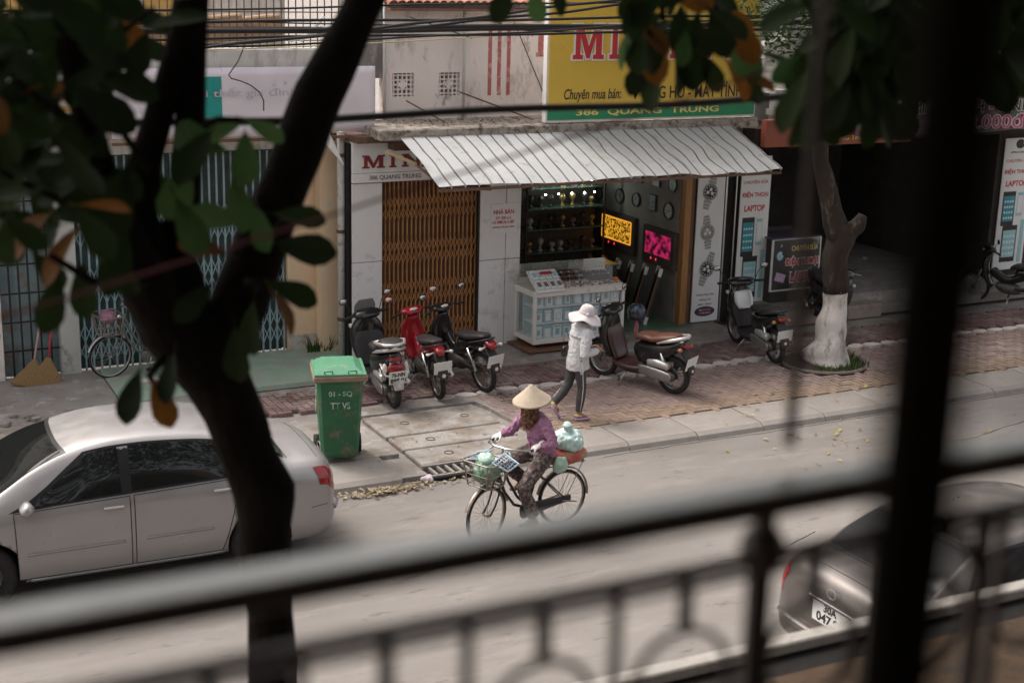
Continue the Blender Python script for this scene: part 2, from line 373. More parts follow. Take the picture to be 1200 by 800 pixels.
# three drain covers with lifting rings
for (y0,y1) in ((14.78,15.34),(15.36,15.86),(15.88,16.74)):
    b=MB(); b.box((7.32,(y0+y1)/2,.075),(1.58,y1-y0-.02,.06),bev=.012); sl=b.build('drain_cover',slabm,pav)
    for xx in ((7.0,) if y0<15.8 else (6.95,7.8)):
        t=MB(); yy=(y0+y1)/2; t.tube([(xx+.055*cos(q*pi/6),yy+.055*sin(q*pi/6),.109) for q in range(13)],.006,6); t.build('lifting_ring',rust,sl,True)
# drain grate in the kerb
b=MB(); b.box((7.02,14.62,.03),(.98,.34,.04)); gr=b.build('gutter_inlet',dark,pav)
b=MB(); b.box((7.02,14.49,.045),(1.0,.04,.05)); b.box((7.02,14.77,.07),(1.0,.03,.05)); b.build('inlet_frame',conc_o,pav)
for i in range(9):
    t=MB(); t.box((0,0,0),(.028,.27,.03)); t.build('grate_bar',conc_o,gr).location=(6.6+i*.105,14.63,.062)
for i in (0,1):
    pass
# tree pit ring
b=MB(); prev=[]
b.tube([(13.95+.66*cos(q*pi/16),16.62+.62*sin(q*pi/16),.1) for q in range(33)],(.028),6); b.build('tree_pit_edge',mortar,pav,True)
soil=M('dark soil',(.06,.045,.035),.95,var=.3,scale=14,bump=.6)
b=MB(); b.lathe([(.0,.115),(.3,.11),(.64,.09)],20,Matrix.Translation((13.95,16.62,0))); b.build('tree_pit_soil',soil,pav,kind='structure')
# apron in front of the centre shop, ramp of the left house, floor of the right shops
b=MB(); b.box((10.6,18.74,.08),(6.3,1.08,.12),bev=.02); b.build('shop_apron',conc,pav)
b=MB(); b.prism([(18.5,.06),(18.52,.12),(19.95,.2),(19.95,.06)],lambda u,v,s:(3.86 if s==0 else 7.32,u,v)); b.build('green_ramp',greenp,pav)
b=MB(); b.prism([(18.45,.06),(18.5,.115),(19.95,.19),(19.95,.06)],lambda u,v,s:(1.2 if s==0 else 3.84,u,v)); b.build('house_step',conc,pav)
b=MB(); b.box((4.85,20.1,.1),(.3,1.2,.13)); 
# ================= building 386 =================
YF=19.24
B386=thing('shop_building','cream two-storey shop building with an open clock shop beside an accordion gate','building',(0,0,0))
def bx(name,m,x0,x1,y0,y1,z0,z1,par,bev=0,**k):
    b=MB(); b.box(((x0+x1)/2,(y0+y1)/2,(z0+z1)/2),(abs(x1-x0),abs(y1-y0),abs(z1-z0)),bev=bev); return b.build(name,m,par,**k)
# cladding panels (joints left open over a dark backing)
bx('pillar_core',dark,7.37,7.83,YF+.03,YF+.5,.1,3.3,B386)
bx('pillar_core',dark,9.40,10.09,YF+.03,YF+.5,.1,3.3,B386)
for (x0,x1,z0,z1) in ((7.37,7.83,.1,1.58),(7.37,7.83,1.59,2.73),(9.41,9.835,.14,1.47),(9.41,9.835,1.48,3.3),(9.845,10.09,.14,1.47),(9.845,10.09,1.48,3.3)):
    bx('cladding_panel',clad,x0,x1,YF,YF+.03,z0,z1,B386,bev=.004)
bx('sign_panel',clad,7.37,9.9,YF-.03,YF+.2,2.745,2.878,B386,bev=.003); bx('sign_panel',clad,7.37,9.9,YF-.03,YF+.2,2.884,3.36,B386,bev=.003)
sf=lambda x,z,y=YF-.033:frame((x,y,z),(1,0,0),(0,0,1))
text('386 QUANG TRUNG',grl,sf(8.02,2.81),.8,.075,B386,.012)
# slab serif letters as outlines
def letter(ch):
    S=.16
    if ch=='I': return [[(.25,0),(.75,0),(.75,.12),(.62,.14),(.62,.86),(.75,.88),(.75,1),(.25,1),(.25,.88),(.38,.86),(.38,.14),(.25,.12)]]
    if ch=='M': return [[(0,0),(.34,0),(.34,.12),(.25,.14),(.25,.66),(.46,.02),(.56,.02),(.77,.66),(.77,.14),(.68,.12),(.68,0),(1.05,0),(1.05,.12),(.97,.14),(.97,.86),(1.05,.88),(1.05,1),(.74,1),(.53,.36),(.32,1),(0,1),(0,.88),(.09,.86),(.09,.14),(0,.12)]]
    if ch=='N': return [[(0,0),(.34,0),(.34,.12),(.25,.14),(.25,.7),(.7,0),(.9,0),(.9,.86),(.98,.88),(.98,1),(.64,1),(.64,.88),(.73,.86),(.73,.36),(.32,1),(0,1),(0,.88),(.09,.86),(.09,.14),(0,.12)]]
    if ch=='H': return [[(0,0),(.34,0),(.34,.12),(.28,.14),(.28,.42),(.68,.42),(.68,.14),(.62,.12),(.62,0),(.96,0),(.96,.12),(.88,.14),(.88,.86),(.96,.88),(.96,1),(.62,1),(.62,.88),(.68,.86),(.68,.58),(.28,.58),(.28,.86),(.34,.88),(.34,1),(0,1),(0,.88),(.08,.86),(.08,.14),(0,.12)]]
    if ch=='T': return [[(.28,0),(.72,0),(.72,.12),(.62,.14),(.62,.84),(.82,.84),(.86,.66),(.96,.66),(.96,1),(.04,1),(.04,.66),(.14,.66),(.18,.84),(.38,.84),(.38,.14),(.28,.12)]]
    if ch=='Y': return [[(.28,0),(.72,0),(.72,.12),(.62,.14),(.62,.42),(.92,.88),(1,.88),(1,1),(.66,1),(.66,.88),(.74,.88),(.52,.55),(.3,.88),(.38,.88),(.38,1),(0,1),(0,.88),(.08,.88),(.38,.42),(.38,.14),(.28,.12)]]
def grow(poly,d):
    n=len(poly); out=[]; A=sum(poly[i][0]*poly[(i+1)%n][1]-poly[(i+1)%n][0]*poly[i][1] for i in range(n)); sg=1 if A>0 else -1
    for i in range(n):
        p,q,r=Vector(poly[i-1]),Vector(poly[i]),Vector(poly[(i+1)%n]); a=(q-p).normalized(); b=(r-q).normalized()
        na=Vector((a.y,-a.x))*sg; nb=Vector((b.y,-b.x))*sg; k=na+nb; k=k/max(.5,k.dot(na)) if k.length>1e-6 else na; out.append(tuple(q+k*d))
    return out
def slab(ch,m,x,y,z,w,h,par,d=.012,outline=None,od=.012):
    for poly in letter(ch):
        P=[(x+u*w,z+v*h) for u,v in poly]
        b=MB(); b.prism(P,lambda u,v,s:(u,y-(d if s else 0),v)); b.build('letter',m,par)
        if outline: b=MB(); b.prism(grow(P,od),lambda u,v,s:(u,y-(d-.005 if s else 0),v)); b.build('letter_outline',outline,par)
xx=7.51
for ch,w_ in (('M',.33),('I',.22),('N',.31),('H',.3)):
    slab(ch,redd,xx,YF-.03,2.95,w_,.185,B386,.01); xx+=w_+.03
# accordion gate
gx0,gx1,gz0,gz1=7.84,9.39,.14,2.73
gate=thing('folding_gate','closed ochre brown accordion gate of the shop with the yellow sign, behind three parked motorbikes','gate',(0,0,0))
bx('back_sheet',gate_ob,gx0,gx1,YF+.16,YF+.18,gz0,gz1,gate)
nb=22
ub=MB(); ub.box((0,0,(gz1-gz0)/2),(.016,.03,gz1-gz0)); um=ub.mesh('upright_bar',gate_o)
for i in range(nb+1): link('upright_bar',um,gate,loc=(gx0+.01+(gx1-gx0-.02)*i/nb,YF+.11,gz0))
b=MB(); st=(gx1-gx0-.02)/nb
for zc in (.35,.95,1.55,2.2):
    for i in range(nb):
        xa=gx0+.01+st*i
        for (p,q) in (((xa,zc-.17),(xa+st,zc)),((xa,zc+.17),(xa+st,zc)),((xa,zc),(xa+st,zc-.17)),((xa,zc),(xa+st,zc+.17))):
            b.tube([(p[0],YF+.085,p[1]+.14),(q[0],YF+.085,q[1]+.14)],.0065,4,caps=False)
b.build('lattice_links',gate_o,gate,kind='stuff')
bx('top_rail',blackiron,gx0,gx1,YF+.05,YF+.17,gz1,gz1+.012,gate); bx('side_post',blackiron,9.385,9.405,YF+.02,YF+.2,.14,2.73,gate)
# for-sale notice
nt_=thing('notice_board','small white notice with red lettering fixed to the grey pillar beside the shop opening','sign',(0,0,0))
p0=FY(575,241,YF);p1=FY(604,272,YF); 
b=MB(); b.box(((p0.x+p1.x)/2,YF-.008,(p0.z+p1.z)/2+.01),(p1.x-p0.x,.012,p0.z-p1.z+.03),bev=.003); b.build('board',whitep,nt_)
cx=(p0.x+p1.x)/2; W_=p1.x-p0.x
for s_,z_,h_,k_ in (('NHÀ BÁN',.1,.085,.8),('DT: 200 m 2',.0,.045,.6),('LH: 0986.76.11.007',-.065,.05,.86),('KHÔNG TRUNG GIAN',-.135,.035,.84)): text(s_,redl,frame((cx,YF-.015,(p0.z+p1.z)/2+z_+.02),(1,0,0),(0,0,1)),W_*k_,h_,nt_,.02)
# ledge, upper wall, windows
bx('ledge',ledge_m,7.6,14.05,18.75,19.95,3.385,3.545,B386,bev=.02)
bx('soffit_beam',rust,7.9,13.4,18.95,19.2,3.22,3.385,B386)
bx('ledge_wall',wall_w,7.37,14.05,YF+.06,YF+.3,3.3,3.384,B386)
YU=19.9
W1=[(8.255,8.6,3.88,4.22),(9.0,9.345,3.88,4.22),(10.79,11.1,3.88,4.22)]
# wall with openings, built as strips round them
xs=[8.15]+[v for w_ in W1 for v in (w_[0],w_[1])]+[14.05]
for i in range(0,len(xs)-1):
    if i%2==0: bx('upper_wall',wall_w,xs[i],xs[i+1],YU,YU+.25,3.54,5.25,B386)
    else:
        bx('upper_wall',wall_w,xs[i],xs[i+1],YU,YU+.25,3.54,3.88,B386); bx('upper_wall',wall_w,xs[i],xs[i+1],YU,YU+.25,4.22,5.25,B386)
for (a0,a1,c0,c1) in W1:
    bk=bx('vent_recess',dark,a0,a1,YU+.2,YU+.24,c0,c1,B386)
    b=MB(); w_=a1-a0
    for i in range(5):
        b.box((a0+w_*(i+.5)/5,YU+.07,(c0+c1)/2),(.022,.08,c1-c0)); b.box(((a0+a1)/2,YU+.07,c0+(c1-c0)*(i+.5)/5),(w_,.075,.022))
    b.box(((a0+a1)/2,YU+.065,(c0+c1)/2),(.11,.1,.11),rot=(0,pi/4,0)); b.build('breeze_block',wall_w,B386)
for px in (575,586,597):
    t0=FY(px,25,YU); t1=FY(px,116,YU); bx('painted_stripe',redf,t0.x-.03,t0.x+.03,YU-.004,YU+.01,3.87,4.93+(.08 if px==586 else 0),B386)
slab('T',redf,10.52,YU,4.44,.36,.46,B386,.006)
# drain pipes and rods on the upper wall
pipe=M('pale plastic pipe',(.5,.5,.48),.5,var=.1)
for nm,pp in (('wall_pipe',[(8.1,19.83,3.56),(8.1,19.83,5.3)]),('wall_pipe',[(9.36,19.8,3.56),(9.36,19.8,5.35)])):
    b=MB(); b.tube(pp,.025,8); b.build(nm,pipe,B386,True)
b=MB(); b.tube([(9.25,19.7,3.95),(10.1,18.95,3.6)],.012,6); b.build('loose_rod',rust,B386)
b=MB(); b.tube([(8.35,19.6,3.85),(8.75,19.1,3.58)],.012,6); b.build('loose_rod',rust,B386)
b=MB()
for i in range(220):
    X=R.uniform(7.9,10.3); Y=R.uniform(18.85,19.8)+0; r_=R.uniform(.01,.03); a_=R.uniform(0,6)
    b.add([(X,Y,3.55),(X+r_*2*cos(a_),Y+r_*2*sin(a_),3.55+R.uniform(.0,.03)),(X-r_*sin(a_),Y+r_*cos(a_),3.56)],[(0,1,2)])
b.build('ledge_litter',M('dead leaf litter',(.12,.075,.045),.9,var=.4,scale=20,island=.5),B386,kind='stuff')
# dirty grey wall and dark opening at its left
bx('side_wall',wall_g,7.55,8.12,19.95,20.2,4.15,5.3,B386); bx('side_wall',wall_g,7.5,8.12,20.9,21.,3.2,4.15,B386)
for X in (7.72,7.8,7.98): bx('wooden_stick',wood_b,X,X+.035,19.97,20.,3.5,4.15,B386)
bx('side_slab',rust,7.36,7.95,19.0,19.9,3.33,3.42,B386)
# roof tiles at the eave
me_=None
b=MB(); b.lathe([(.075,0),(.062,.3)],8,Matrix.Rotation(-pi/2,4,'X')@Matrix.Rotation(0,4,'Z'),a0=pi*1.0,a1=2*pi); tm=b.mesh('roof_tile',clay)
for row in range(3):
    for i in range(22):
        link('roof_tile',tm,B386,loc=(8.15+i*.13,19.62+row*.24,5.2+row*.09),rot=(radians(20),0,0))
bx('eave_board',wood_b,8.1,11.2,19.6,19.9,5.12,5.16,B386)
# interior of the centre shop
SX0,SX1=10.09,13.22
bx('shop_floor',floor_g,SX0,SX1,19.05,24.,.1,.165,B386)
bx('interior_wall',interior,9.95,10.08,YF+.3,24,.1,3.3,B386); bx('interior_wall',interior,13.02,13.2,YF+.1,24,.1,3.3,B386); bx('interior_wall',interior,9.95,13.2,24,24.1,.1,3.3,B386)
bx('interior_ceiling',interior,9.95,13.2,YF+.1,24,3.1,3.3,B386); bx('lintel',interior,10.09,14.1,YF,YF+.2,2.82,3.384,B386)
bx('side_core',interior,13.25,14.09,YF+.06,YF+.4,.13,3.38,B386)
bx('wood_post',wood_o,13.04,13.16,YF-.04,YF+.14,.13,2.83,B386,bev=.006)
bx('wood_post',wood_b,13.165,13.245,YF-.0,YF+.14,.13,2.83,B386)
bx('gap_panel',dark,13.82,14.08,YF+.03,YF+.06,.13,2.83,B386); bx('banner_frame',steel,13.83,13.86,YF-.02,YF+.02,.13,2.8,B386); bx('banner_frame',steel,14.03,14.05,YF-.02,YF+.02,.13,2.8,B386)
awg=M('dark awning groove',(.2,.2,.19),.7,var=.3,scale=5,bump=.1)  # groove faces carry a darker tone than the sheet
# ================= awning =================
aw=thing('corrugated_awning','pale grey corrugated sheet awning sloping out over the shop with the yellow sign','awning',(0,0,0))
ya,za,yb,zb=18.74,3.43,17.4,2.93; XA,XB=7.9,13.52
per=.205; NS=28; sheets=7
def az(x,t): return za+(zb-za)*t+.018*sin(x*2.3+1)*t+.014*sin(x*7.1)*t*(x>11)+.03*sin(t*pi)*.5
for s_ in range(sheets):
    b=MB(); n0=s_*NS//sheets; n1=(s_+1)*NS//sheets; vs=[];K=10
    xsn=[]
    for i in range(n0,n1):
        x0=XA+(XB-XA)*i/NS; wd=(XB-XA)/NS
        xsn+= [(x0,0),(x0+wd*.80,0.),(x0+wd*.84,-.035),(x0+wd*.89,-.035),(x0+wd*.94,0.),(x0+wd*.999,0)]
    for j in range(K+1):
        t=j/K
        for (x_,dz) in xsn:
            dent=.012*noise.noise(Vector((x_*3,t*3,s_)))
            vs.append((x_+(.075 if x_>10.8 else .02)*noise.noise(Vector((t*3.,x_*2.2,3))),ya+(yb-ya)*t+(.0 if j<K else .02*noise.noise(Vector((x_*4,0,0)))),az(x_,t)+dz+dent))
    n=len(xsn); b.add(vs,[(j*n+i,j*n+i+1,(j+1)*n+i+1,(j+1)*n+i) for j in range(K) for i in range(n-1) if i%6 not in (1,2,3)]); b.add(vs,[(j*n+i,j*n+i+1,(j+1)*n+i+1,(j+1)*n+i) for j in range(K) for i in range(n-1) if i%6 in (1,2,3)],1)
    o=b.build('corrugated_sheet',[awn,awg],aw); o.location.z=.002*(s_%2)
b=MB(); b.box(((XA+XB)/2,yb+.015,zb-.045),(XB-XA-.02,.025,.04)); b.build('front_batten',rust,aw)
b=MB(); b.box(((XA+XB)/2,(ya+yb)/2,(za+zb)/2-.05),(XB-XA-.04,.03,.03)); b.build('middle_batten',rust,aw)
for X in (8.05,9.6,11.4,13.35):
    b=MB(); b.tube([(X,18.75,3.12),(X,yb+.05,zb-.06)],.018,6); b.tube([(X,18.75,3.36),(X,yb+.05,zb-.055)],.018,6); b.build('awning_arm',rust,aw)
f0=FY(524,221,17.5);f1=FY(580,224,17.5)
b=MB(); b.box(((f0.x+f1.x)/2,17.62,(f0.z+f1.z)/2+.02),(f1.x-f0.x,.08,.05),rot=(.2,.09,.05)); b.build('loose_board',wood_b,aw)
f0=FY(452,178,18.7);f1=FY(478,188,18.7)
b=MB(); b.tube([(f0.x,18.72,f0.z),(f1.x+.05,18.5,f1.z-.03)],.03,4); b.build('loose_board',M('yellowed board',(.4,.32,.18),.8,var=.2),aw)
# ================= yellow sign =================
ys=thing('shop_sign','large yellow sign board with red name and green address strip on the ledge','sign',(0,0,0))
sx0,sx1=10.25,13.95; YS=18.79
bx('sign_frame',white,sx0-.03,sx1+.03,YS+.01,YS+.12,3.57,5.6,ys)
bx('yellow_face',yel,sx0,sx1,YS-.01,YS+.02,3.80,5.6,ys); bx('green_strip',grn,sx0,sx1,YS-.01,YS+.02,3.60,3.797,ys)
b=MB(); fr_=frame((12.0,YS-.012,3.70),(1,0,0),(0,0,1)); text('386  QUANG  TRUNG',yell,fr_,2.55,.115,ys,.02)
text('Chuyên mua bán:',blk,frame((11.0,YS-.012,3.95),(1,0,0),(0,0,1)),.98,.2,ys,.012,.2)
text('ĐỒNG HỒ - MÁY TÍNH',blk,frame((12.7,YS-.012,4.03),(1,0,0),(0,0,1)),2.0,.3,ys,.013)
xx=10.62
for ch,w_ in (('M',.5),('I',.36),('N',.46),('H',.44),(' ',.2),('T',.44),('Y',.44)):
    if ch!=' ': slab(ch,redl,xx,YS-.01,4.48,w_,.5,ys,.03,outline=white,od=.022)
    xx+=w_+.03
# ================= banners =================
def watch(par,y,cx,cz,r,ang,dk=True):
    fr=frame((cx,y,cz),(1,0,0),(0,0,1))@Matrix.Rotation(ang,4,'Z')
    b=MB(); 
    for sg in(-1,1):
        for k in range(3): b.box((0,sg*(r*1.12+k*r*.36),.002),(r*(1.0-.12*k),r*.3,.004),m=1)
    b.lathe([(0,.003),(r,.003),(r,.006),(r*.78,.006)],20,m=1); b.lathe([(0,.0065),(r*.8,.0065)],18,m=2 if dk else 1)
    for k in range(12):
        a_=k*pi/6; b.box((r*.66*cos(a_),r*.66*sin(a_),.0075),(r*.12,r*.12,.002),m=0 if dk else 2)
    for (u,v) in((.3,-.1),(-.3,-.1),(0,.28)): b.lathe([(0,.0085),(r*.2,.0085)],10,Matrix.Translation((u*r,v*r,0)),m=0)
    b.xf(fr); b.build('watch_print',[white,M('silver print',(.33,.33,.31),.5,var=.3,scale=40,bump=0) if 'silver print' not in bpy.data.materials else bpy.data.materials['silver print'],blk],par)
bn=thing('watch_banner','tall narrow white banner printed with three wristwatches, right of the orange wooden post','banner',(0,0,0))
bx('panel',whitep,13.275,13.80,YF-.03,YF-.01,.17,2.86,bn); yb_=YF-.031
text('HẢI ĐĂNG',redl,frame((13.54,yb_,2.60),(1,0,0),(0,0,1)),.36,.06,bn,.03)
watch(bn,yb_,13.51,2.32,.145,-.25); watch(bn,yb_,13.50,1.66,.14,.12,False); watch(bn,yb_,13.53,1.05,.145,-.35)
for s_,z_,w_,h_ in (('Replica Hoàn Hảo',.62,.34,.04),('ĐỒNG HỒ',.54,.22,.035),('MÁY TÍNH',.46,.26,.035)): text(s_,grl,frame((13.535,yb_,z_),(1,0,0),(0,0,1)),w_,h_,bn,.02)
b=MB(); b.lathe([(0,.004),(.2,.004)],24,frame((13.535,yb_,.34),(1,0,0),(0,0,1))@Matrix.Diagonal((1,.42,1,1))); b.build('oval_badge',M('navy print',(.04,.05,.12),.5,bump=0),bn)
bx('badge_bar',redf,13.42,13.65,yb_-.008,yb_,.35,.38,bn); bx('badge_bar',redf,13.42,13.65,yb_-.008,yb_,.30,.325,bn)
def phone(par,y,cx,cz,w,h,body,scr,icons=True):
    b=MB(); b.box((cx,y-.002,cz),(w,.004,h),m=0); b.box((cx,y-.0045,cz),(w*.86,.003,h*.74),m=1)
    if icons:
        for i in range(4):
            for j in range(4): b.box((cx-w*.3+w*.2*i,y-.007,cz-h*.27+h*.16*j),(w*.12,.002,w*.12),m=2)
    b.build('phone_print',[body,scr,white],par)
def phone_banner(x0,x1,y,z0,z1,label):
    t=thing('phone_banner',label,'banner',(0,0,0)); cx=(x0+x1)/2; W=x1-x0; H=z1-z0
    b=MB(); b.box((cx,y+.01,(z0+z1)/2),(W,.02,H)); b.build('panel',whitep,t)
    yy=y-.001; F=lambda f:frame((cx,yy,z1-f*H),(1,0,0),(0,0,1))
    # fruit-shaped emblem cut by the top edge
    b=MB(); b.ball((cx,0,z1-.035*H-.02),(.11,.006,.085),14); b.ball((cx+.1,-.003,z1-.035*H-.0),(.035,.01,.035),10,m=1); b.xf(Matrix.Translation((0,yy,0))); b.build('fruit_emblem',[blk,whitep],t)
    text('APPLE CENTER',blk,F(.105),W*.62,.035,t,.02); text('CHUYÊN SỬA',M('orange print',(.5,.12,.04),.5,bump=0),F(.165),W*.84,.07,t,.015)
    text('ĐIỆN THOẠI',redl,F(.25),W*.88,.115,t,.03); text('LAPTOP',redl,F(.34),W*.7,.105,t,.03)
    phone(t,yy,cx-W*.18,z1-.53*H,W*.42,.26*H,blk,teal); phone(t,yy,cx+W*.2,z1-.5*H,W*.2,.18*H,teal2,whitep,False)
    phone(t,yy,cx-W*.05,z1-.8*H,W*.5,.28*H,blk,teal2); bx('print_column',teal2,cx+W*.3,cx+W*.42,yy-.003,yy+.001,z0+.05*H,z1-.62*H,t)
    return t
phone_banner(14.12,14.71,YF-.03,.35,2.86,'tall white banner of phone and laptop repair, between the watch banner and the dark shop')
# ================= inside the clock shop =================
WX=13.015
def on_wall(y,z): return frame((WX,y,z),(0,-1,0),(0,0,1))   # face towards -X, x right as seen from the room
def clock(kind,y,z,r,label,face=None):
    t=thing('wall_clock',label,'clock',(WX,y,z),0,'wall clocks on the shop side wall'); F=frame((0,0,0),(0,-1,0),(0,0,1)); face=face or clockface
    b=MB()
    if kind=='r': b.lathe([(0,.012),(r*.88,.012),(r*.9,.03),(r,.03),(r*1.03,.0)],24,F)
    else: b.box((0,0,.012),(r*1.7,r*2.3,.03),bev=.008); b.xf(F)
    b.build('case',clockrim,t,kind=None)
    b=MB()
    if kind=='r': b.lathe([(0,.016),(r*.86,.016)],24,F)
    else: b.box((0,0,.029),(r*1.4,r*2.0,.003)); b.xf(F)
    d=b.build('dial',face,t); zf=.018 if kind=='r' else .032
    b=MB()
    for k in range(12): a=k*pi/6; b.box((r*.7*cos(a),r*.7*sin(a),zf),(r*.09,r*.09,.002))
    b.xf(F); b.build('numerals',blk,d,kind='stuff')
    for nm,l,a in (('hour_hand',.4,R.uniform(0,6)),('minute_hand',.62,R.uniform(0,6))):
        b=MB(); b.box((l*r/2*cos(a),l*r/2*sin(a),zf+.003),(l*r,r*.06,.002),rot=(0,0,a)); b.xf(F); b.build(nm,blk,d)
    return t
clockface=M('clock dial',(.55,.55,.52),.35,var=.05,bump=0); clockdim=M('dim clock dial',(.3,.3,.29),.4,var=.1,bump=0); clockrim=M('dark clock case',(.05,.045,.04),.35,var=.3,bump=0)
clock('r',19.62,1.97,.14,'round clock with the palest dial, nearest the orange post',clockface)
clock('s',20.1,2.03,.12,'rectangular clock beside the palest round one',clockdim)
clock('r',20.62,2.0,.12,'round dim clock above the gap between the two screens',clockdim)
clock('r',21.15,1.98,.13,'round dim clock above the yellow screen',clockdim)
clock('r',21.85,1.92,.11,'small round clock left of the yellow screen',clockdim)
clock('r',19.55,2.42,.13,'round clock in the upper row under the awning edge',clockdim)
clock('s',20.02,2.46,.13,'rectangular clock in the upper row nearest the post',clockdim)
clock('s',20.55,2.44,.12,'rectangular clock in the middle of the upper row',clockdim)
clock('s',21.55,2.36,.16,'large pale rectangular clock at the deep end of the wall',clockdim)
clock('r',21.05,2.46,.12,'round clock in the upper row above the yellow screen',clockdim)
# two lit screens
def screen(y0,y1,z0,z1,cols,label,kind):
    t=thing('display_screen',label,'screen',(WX-.07,(y0+y1)/2,(z0+z1)/2),0,'lit screens on the shop side wall'); W=y1-y0; H=z1-z0; F=frame((0,0,0),(0,-1,0),(0,0,1))
    b=MB(); b.box((0,-.04,-.05),(W+.2,H+.26,.1),bev=.01); b.xf(F); b.build('housing',darkwood,t)
    m=bpy.data.materials.new('lit picture'); m.use_nodes=True; n=m.node_tree.nodes; L=m.node_tree.links; bs=n['Principled BSDF']
    tc=n.new('ShaderNodeTexCoord'); vo=n.new('ShaderNodeTexVoronoi' if kind else 'ShaderNodeTexNoise'); vo.inputs['Scale'].default_value=26 if kind else 9; L.new(tc.outputs['Object'],vo.inputs['Vector'])
    cr=n.new('ShaderNodeValToRGB'); cr.color_ramp.elements[0].position=.38; cr.color_ramp.elements[1].position=.62
    cr.color_ramp.elements[0].color=(*cols[0],1); cr.color_ramp.elements[1].color=(*cols[1],1); L.new(vo.outputs[0],cr.inputs[0]); L.new(cr.outputs[0],bs.inputs['Emission Color']); bs.inputs['Emission Strength'].default_value=.42; bs.inputs['Base Color'].default_value=(.01,.01,.01,1)
    b=MB(); b.box((0,0,.004),(W,H,.006)); b.xf(F); b.build('picture',m,t)
    if kind:
        b=MB()
        for (cx,cy,w,h) in ((0,H/2,W,.02),(0,-H/2,W,.02),(-W/2,0,.02,H),(W/2,0,.02,H)): b.box((cx,cy,.006),(w,h,.008))
        b.xf(F); b.build('lit_edge',M('glowing amber edge',(.3,.12,.01),.5,bump=0,emit=((1,.42,.04),.45)),t)
    for u in (-.25,-.05):
        b=MB(); b.box((u*W-.0,-H/2-.07,.004),(.02,.035,.01)); b.xf(F); b.build('red_light',M('red indicator',(.3,.01,.02),.4,bump=0,emit=((1,.04,.08),.6)),t)
    return t
screen(20.65,21.6,1.22,1.6,((.02,.01,.0),(.9,.42,.03)),'screen showing a yellow amber picture with a glowing orange edge','y')
screen(19.42,20.18,1.2,1.56,((.02,.002,.006),(.55,.02,.12)),'screen showing a dark magenta and pink picture nearest the post',None)
# framed pictures leaning at the wall with white corner guards
for i,(y,h) in enumerate(((19.5,.95),(19.85,.92),(20.2,.9),(20.55,.88),(20.95,.85),(21.3,.8))):
    t=thing('picture_frame',('dark framed panel with white corner guards, nearest the post','dark framed panel second from the post, leaning in the row','dark framed panel third from the post, leaning in the row','dark framed panel fourth from the post, leaning in the row','dark framed panel fifth from the post, behind the parked scooter','dark framed panel deepest in the leaning row')[i],'picture frame',(12.55-.04*i,y,.17),0,'framed panels leaning on the shop side wall',rot=(0,radians(14),radians(-24)))
    b=MB(); b.box((0,0,h/2),(.04,.3,h),bev=.005); b.build('frame',darkwood,t)
    b=MB(); b.box((-.022,0,h/2),(.006,.2,h-.16)); b.build('picture',M('dark glazed picture',(.03,.028,.026),.25,var=.5,scale=9,bump=0) if i==0 else bpy.data.materials['dark glazed picture'],t)
    b=MB(); b.box((-.024,-.14,h/2),(.01,.012,h*.96)); b.build('edge_strip',wood_o,t)
    for sy in (-1,1):
        for sz in (0,1):
            b=MB(); z0=0 if sz==0 else h; k=1 if sz==0 else -1
            b.prism([(sy*.151,z0),(sy*.151,z0+k*.13),(sy*.03,z0)],lambda u,v,s:(-.03 if s else .022,u,v)); b.build('corner_guard',whitep,t)
# counter and shelf rack at the back
gl2=M('dim green glass',(.1,.17,.14),.15,var=.1,bump=0)
sh=thing('glass_shelf','dark glass shelf rack of clocks and trophies at the back of the shop','shelf',(11.95,21.35,.17))
b=MB()
for X in (-.75,.75):
    for Y in (-.2,.2): b.box((X,Y,1.3),(.03,.03,2.6))
b.build('frame',darkwood,sh)
b=MB(); b.box((0,.2,1.3),(1.5,.02,2.6)); b.build('back_panel',darkwood,sh)
for z in (.9,1.3,1.65,1.98,2.3): bx('shelf_board',gl2,-.75,.75,-.2,.2,z,z+.02,sh)
lampm=M('shelf lamp',(.8,.85,.8),.4,bump=0,emit=((.85,1,.92),40.0))
for X in (-.45,-.2,.05,.3,.5): 
    b=MB(); b.ball((X,-.16,2.12),.02,8); b.build('shelf_lamp',lampm,sh)
    b=MB(); b.ball((X+.07,-.16,1.9),.014,8); b.build('shelf_lamp',lampm,sh)
goods=[M('gilt trinket',(.45,.3,.12),.35,metal=.5,var=.3,bump=0),M('pale trinket',(.5,.48,.45),.4,var=.2,bump=0),M('dark trinket',(.06,.05,.05),.4,var=.3,bump=0),M('rose trinket',(.3,.15,.16),.4,bump=0)]
tl=('gilt','pale','dark','rose')
for z,zn in ((.92,'lowest shelf'),(1.32,'second shelf'),(1.67,'third shelf'),(2.0,'top shelf')):
    for k in range(7):
        q=R.randrange(4); x=-.6+.2*k+R.uniform(-.03,.03); hh=R.uniform(.12,.24)
        b=MB(); b.lathe([(0,0),(.045,0),(.05,.015),(.02,.04),(.015,hh*.4),(.05,hh*.6),(.055,hh*.8),(.03,hh),(0,hh)],10)
        o=b.build('trophy',goods[q],None,True); o.location=(11.95+x,21.3,.17+z); tag(o,f'{tl[q]} trophy cup, {("leftmost","second from left","third from left","middle","third from right","second from right","rightmost")[k]} on the {zn} at the shop back','trophy','trophies on the back shelf')
ct=thing('counter','dark low counter with a glass top in the dim back of the clock shop','counter',(11.5,20.3,.165))
b=MB(); b.box((0,0,.42),(1.7,.45,.84),bev=.01); b.build('body',darkwood,ct); b=MB(); b.box((0,0,.87),(1.76,.5,.03),bev=.005); b.build('glass_top',gl2,ct)
b=MB(); b.box((-.5,-.23,.4),(.04,.02,.7)); b.build('steel_leg',steel,ct)
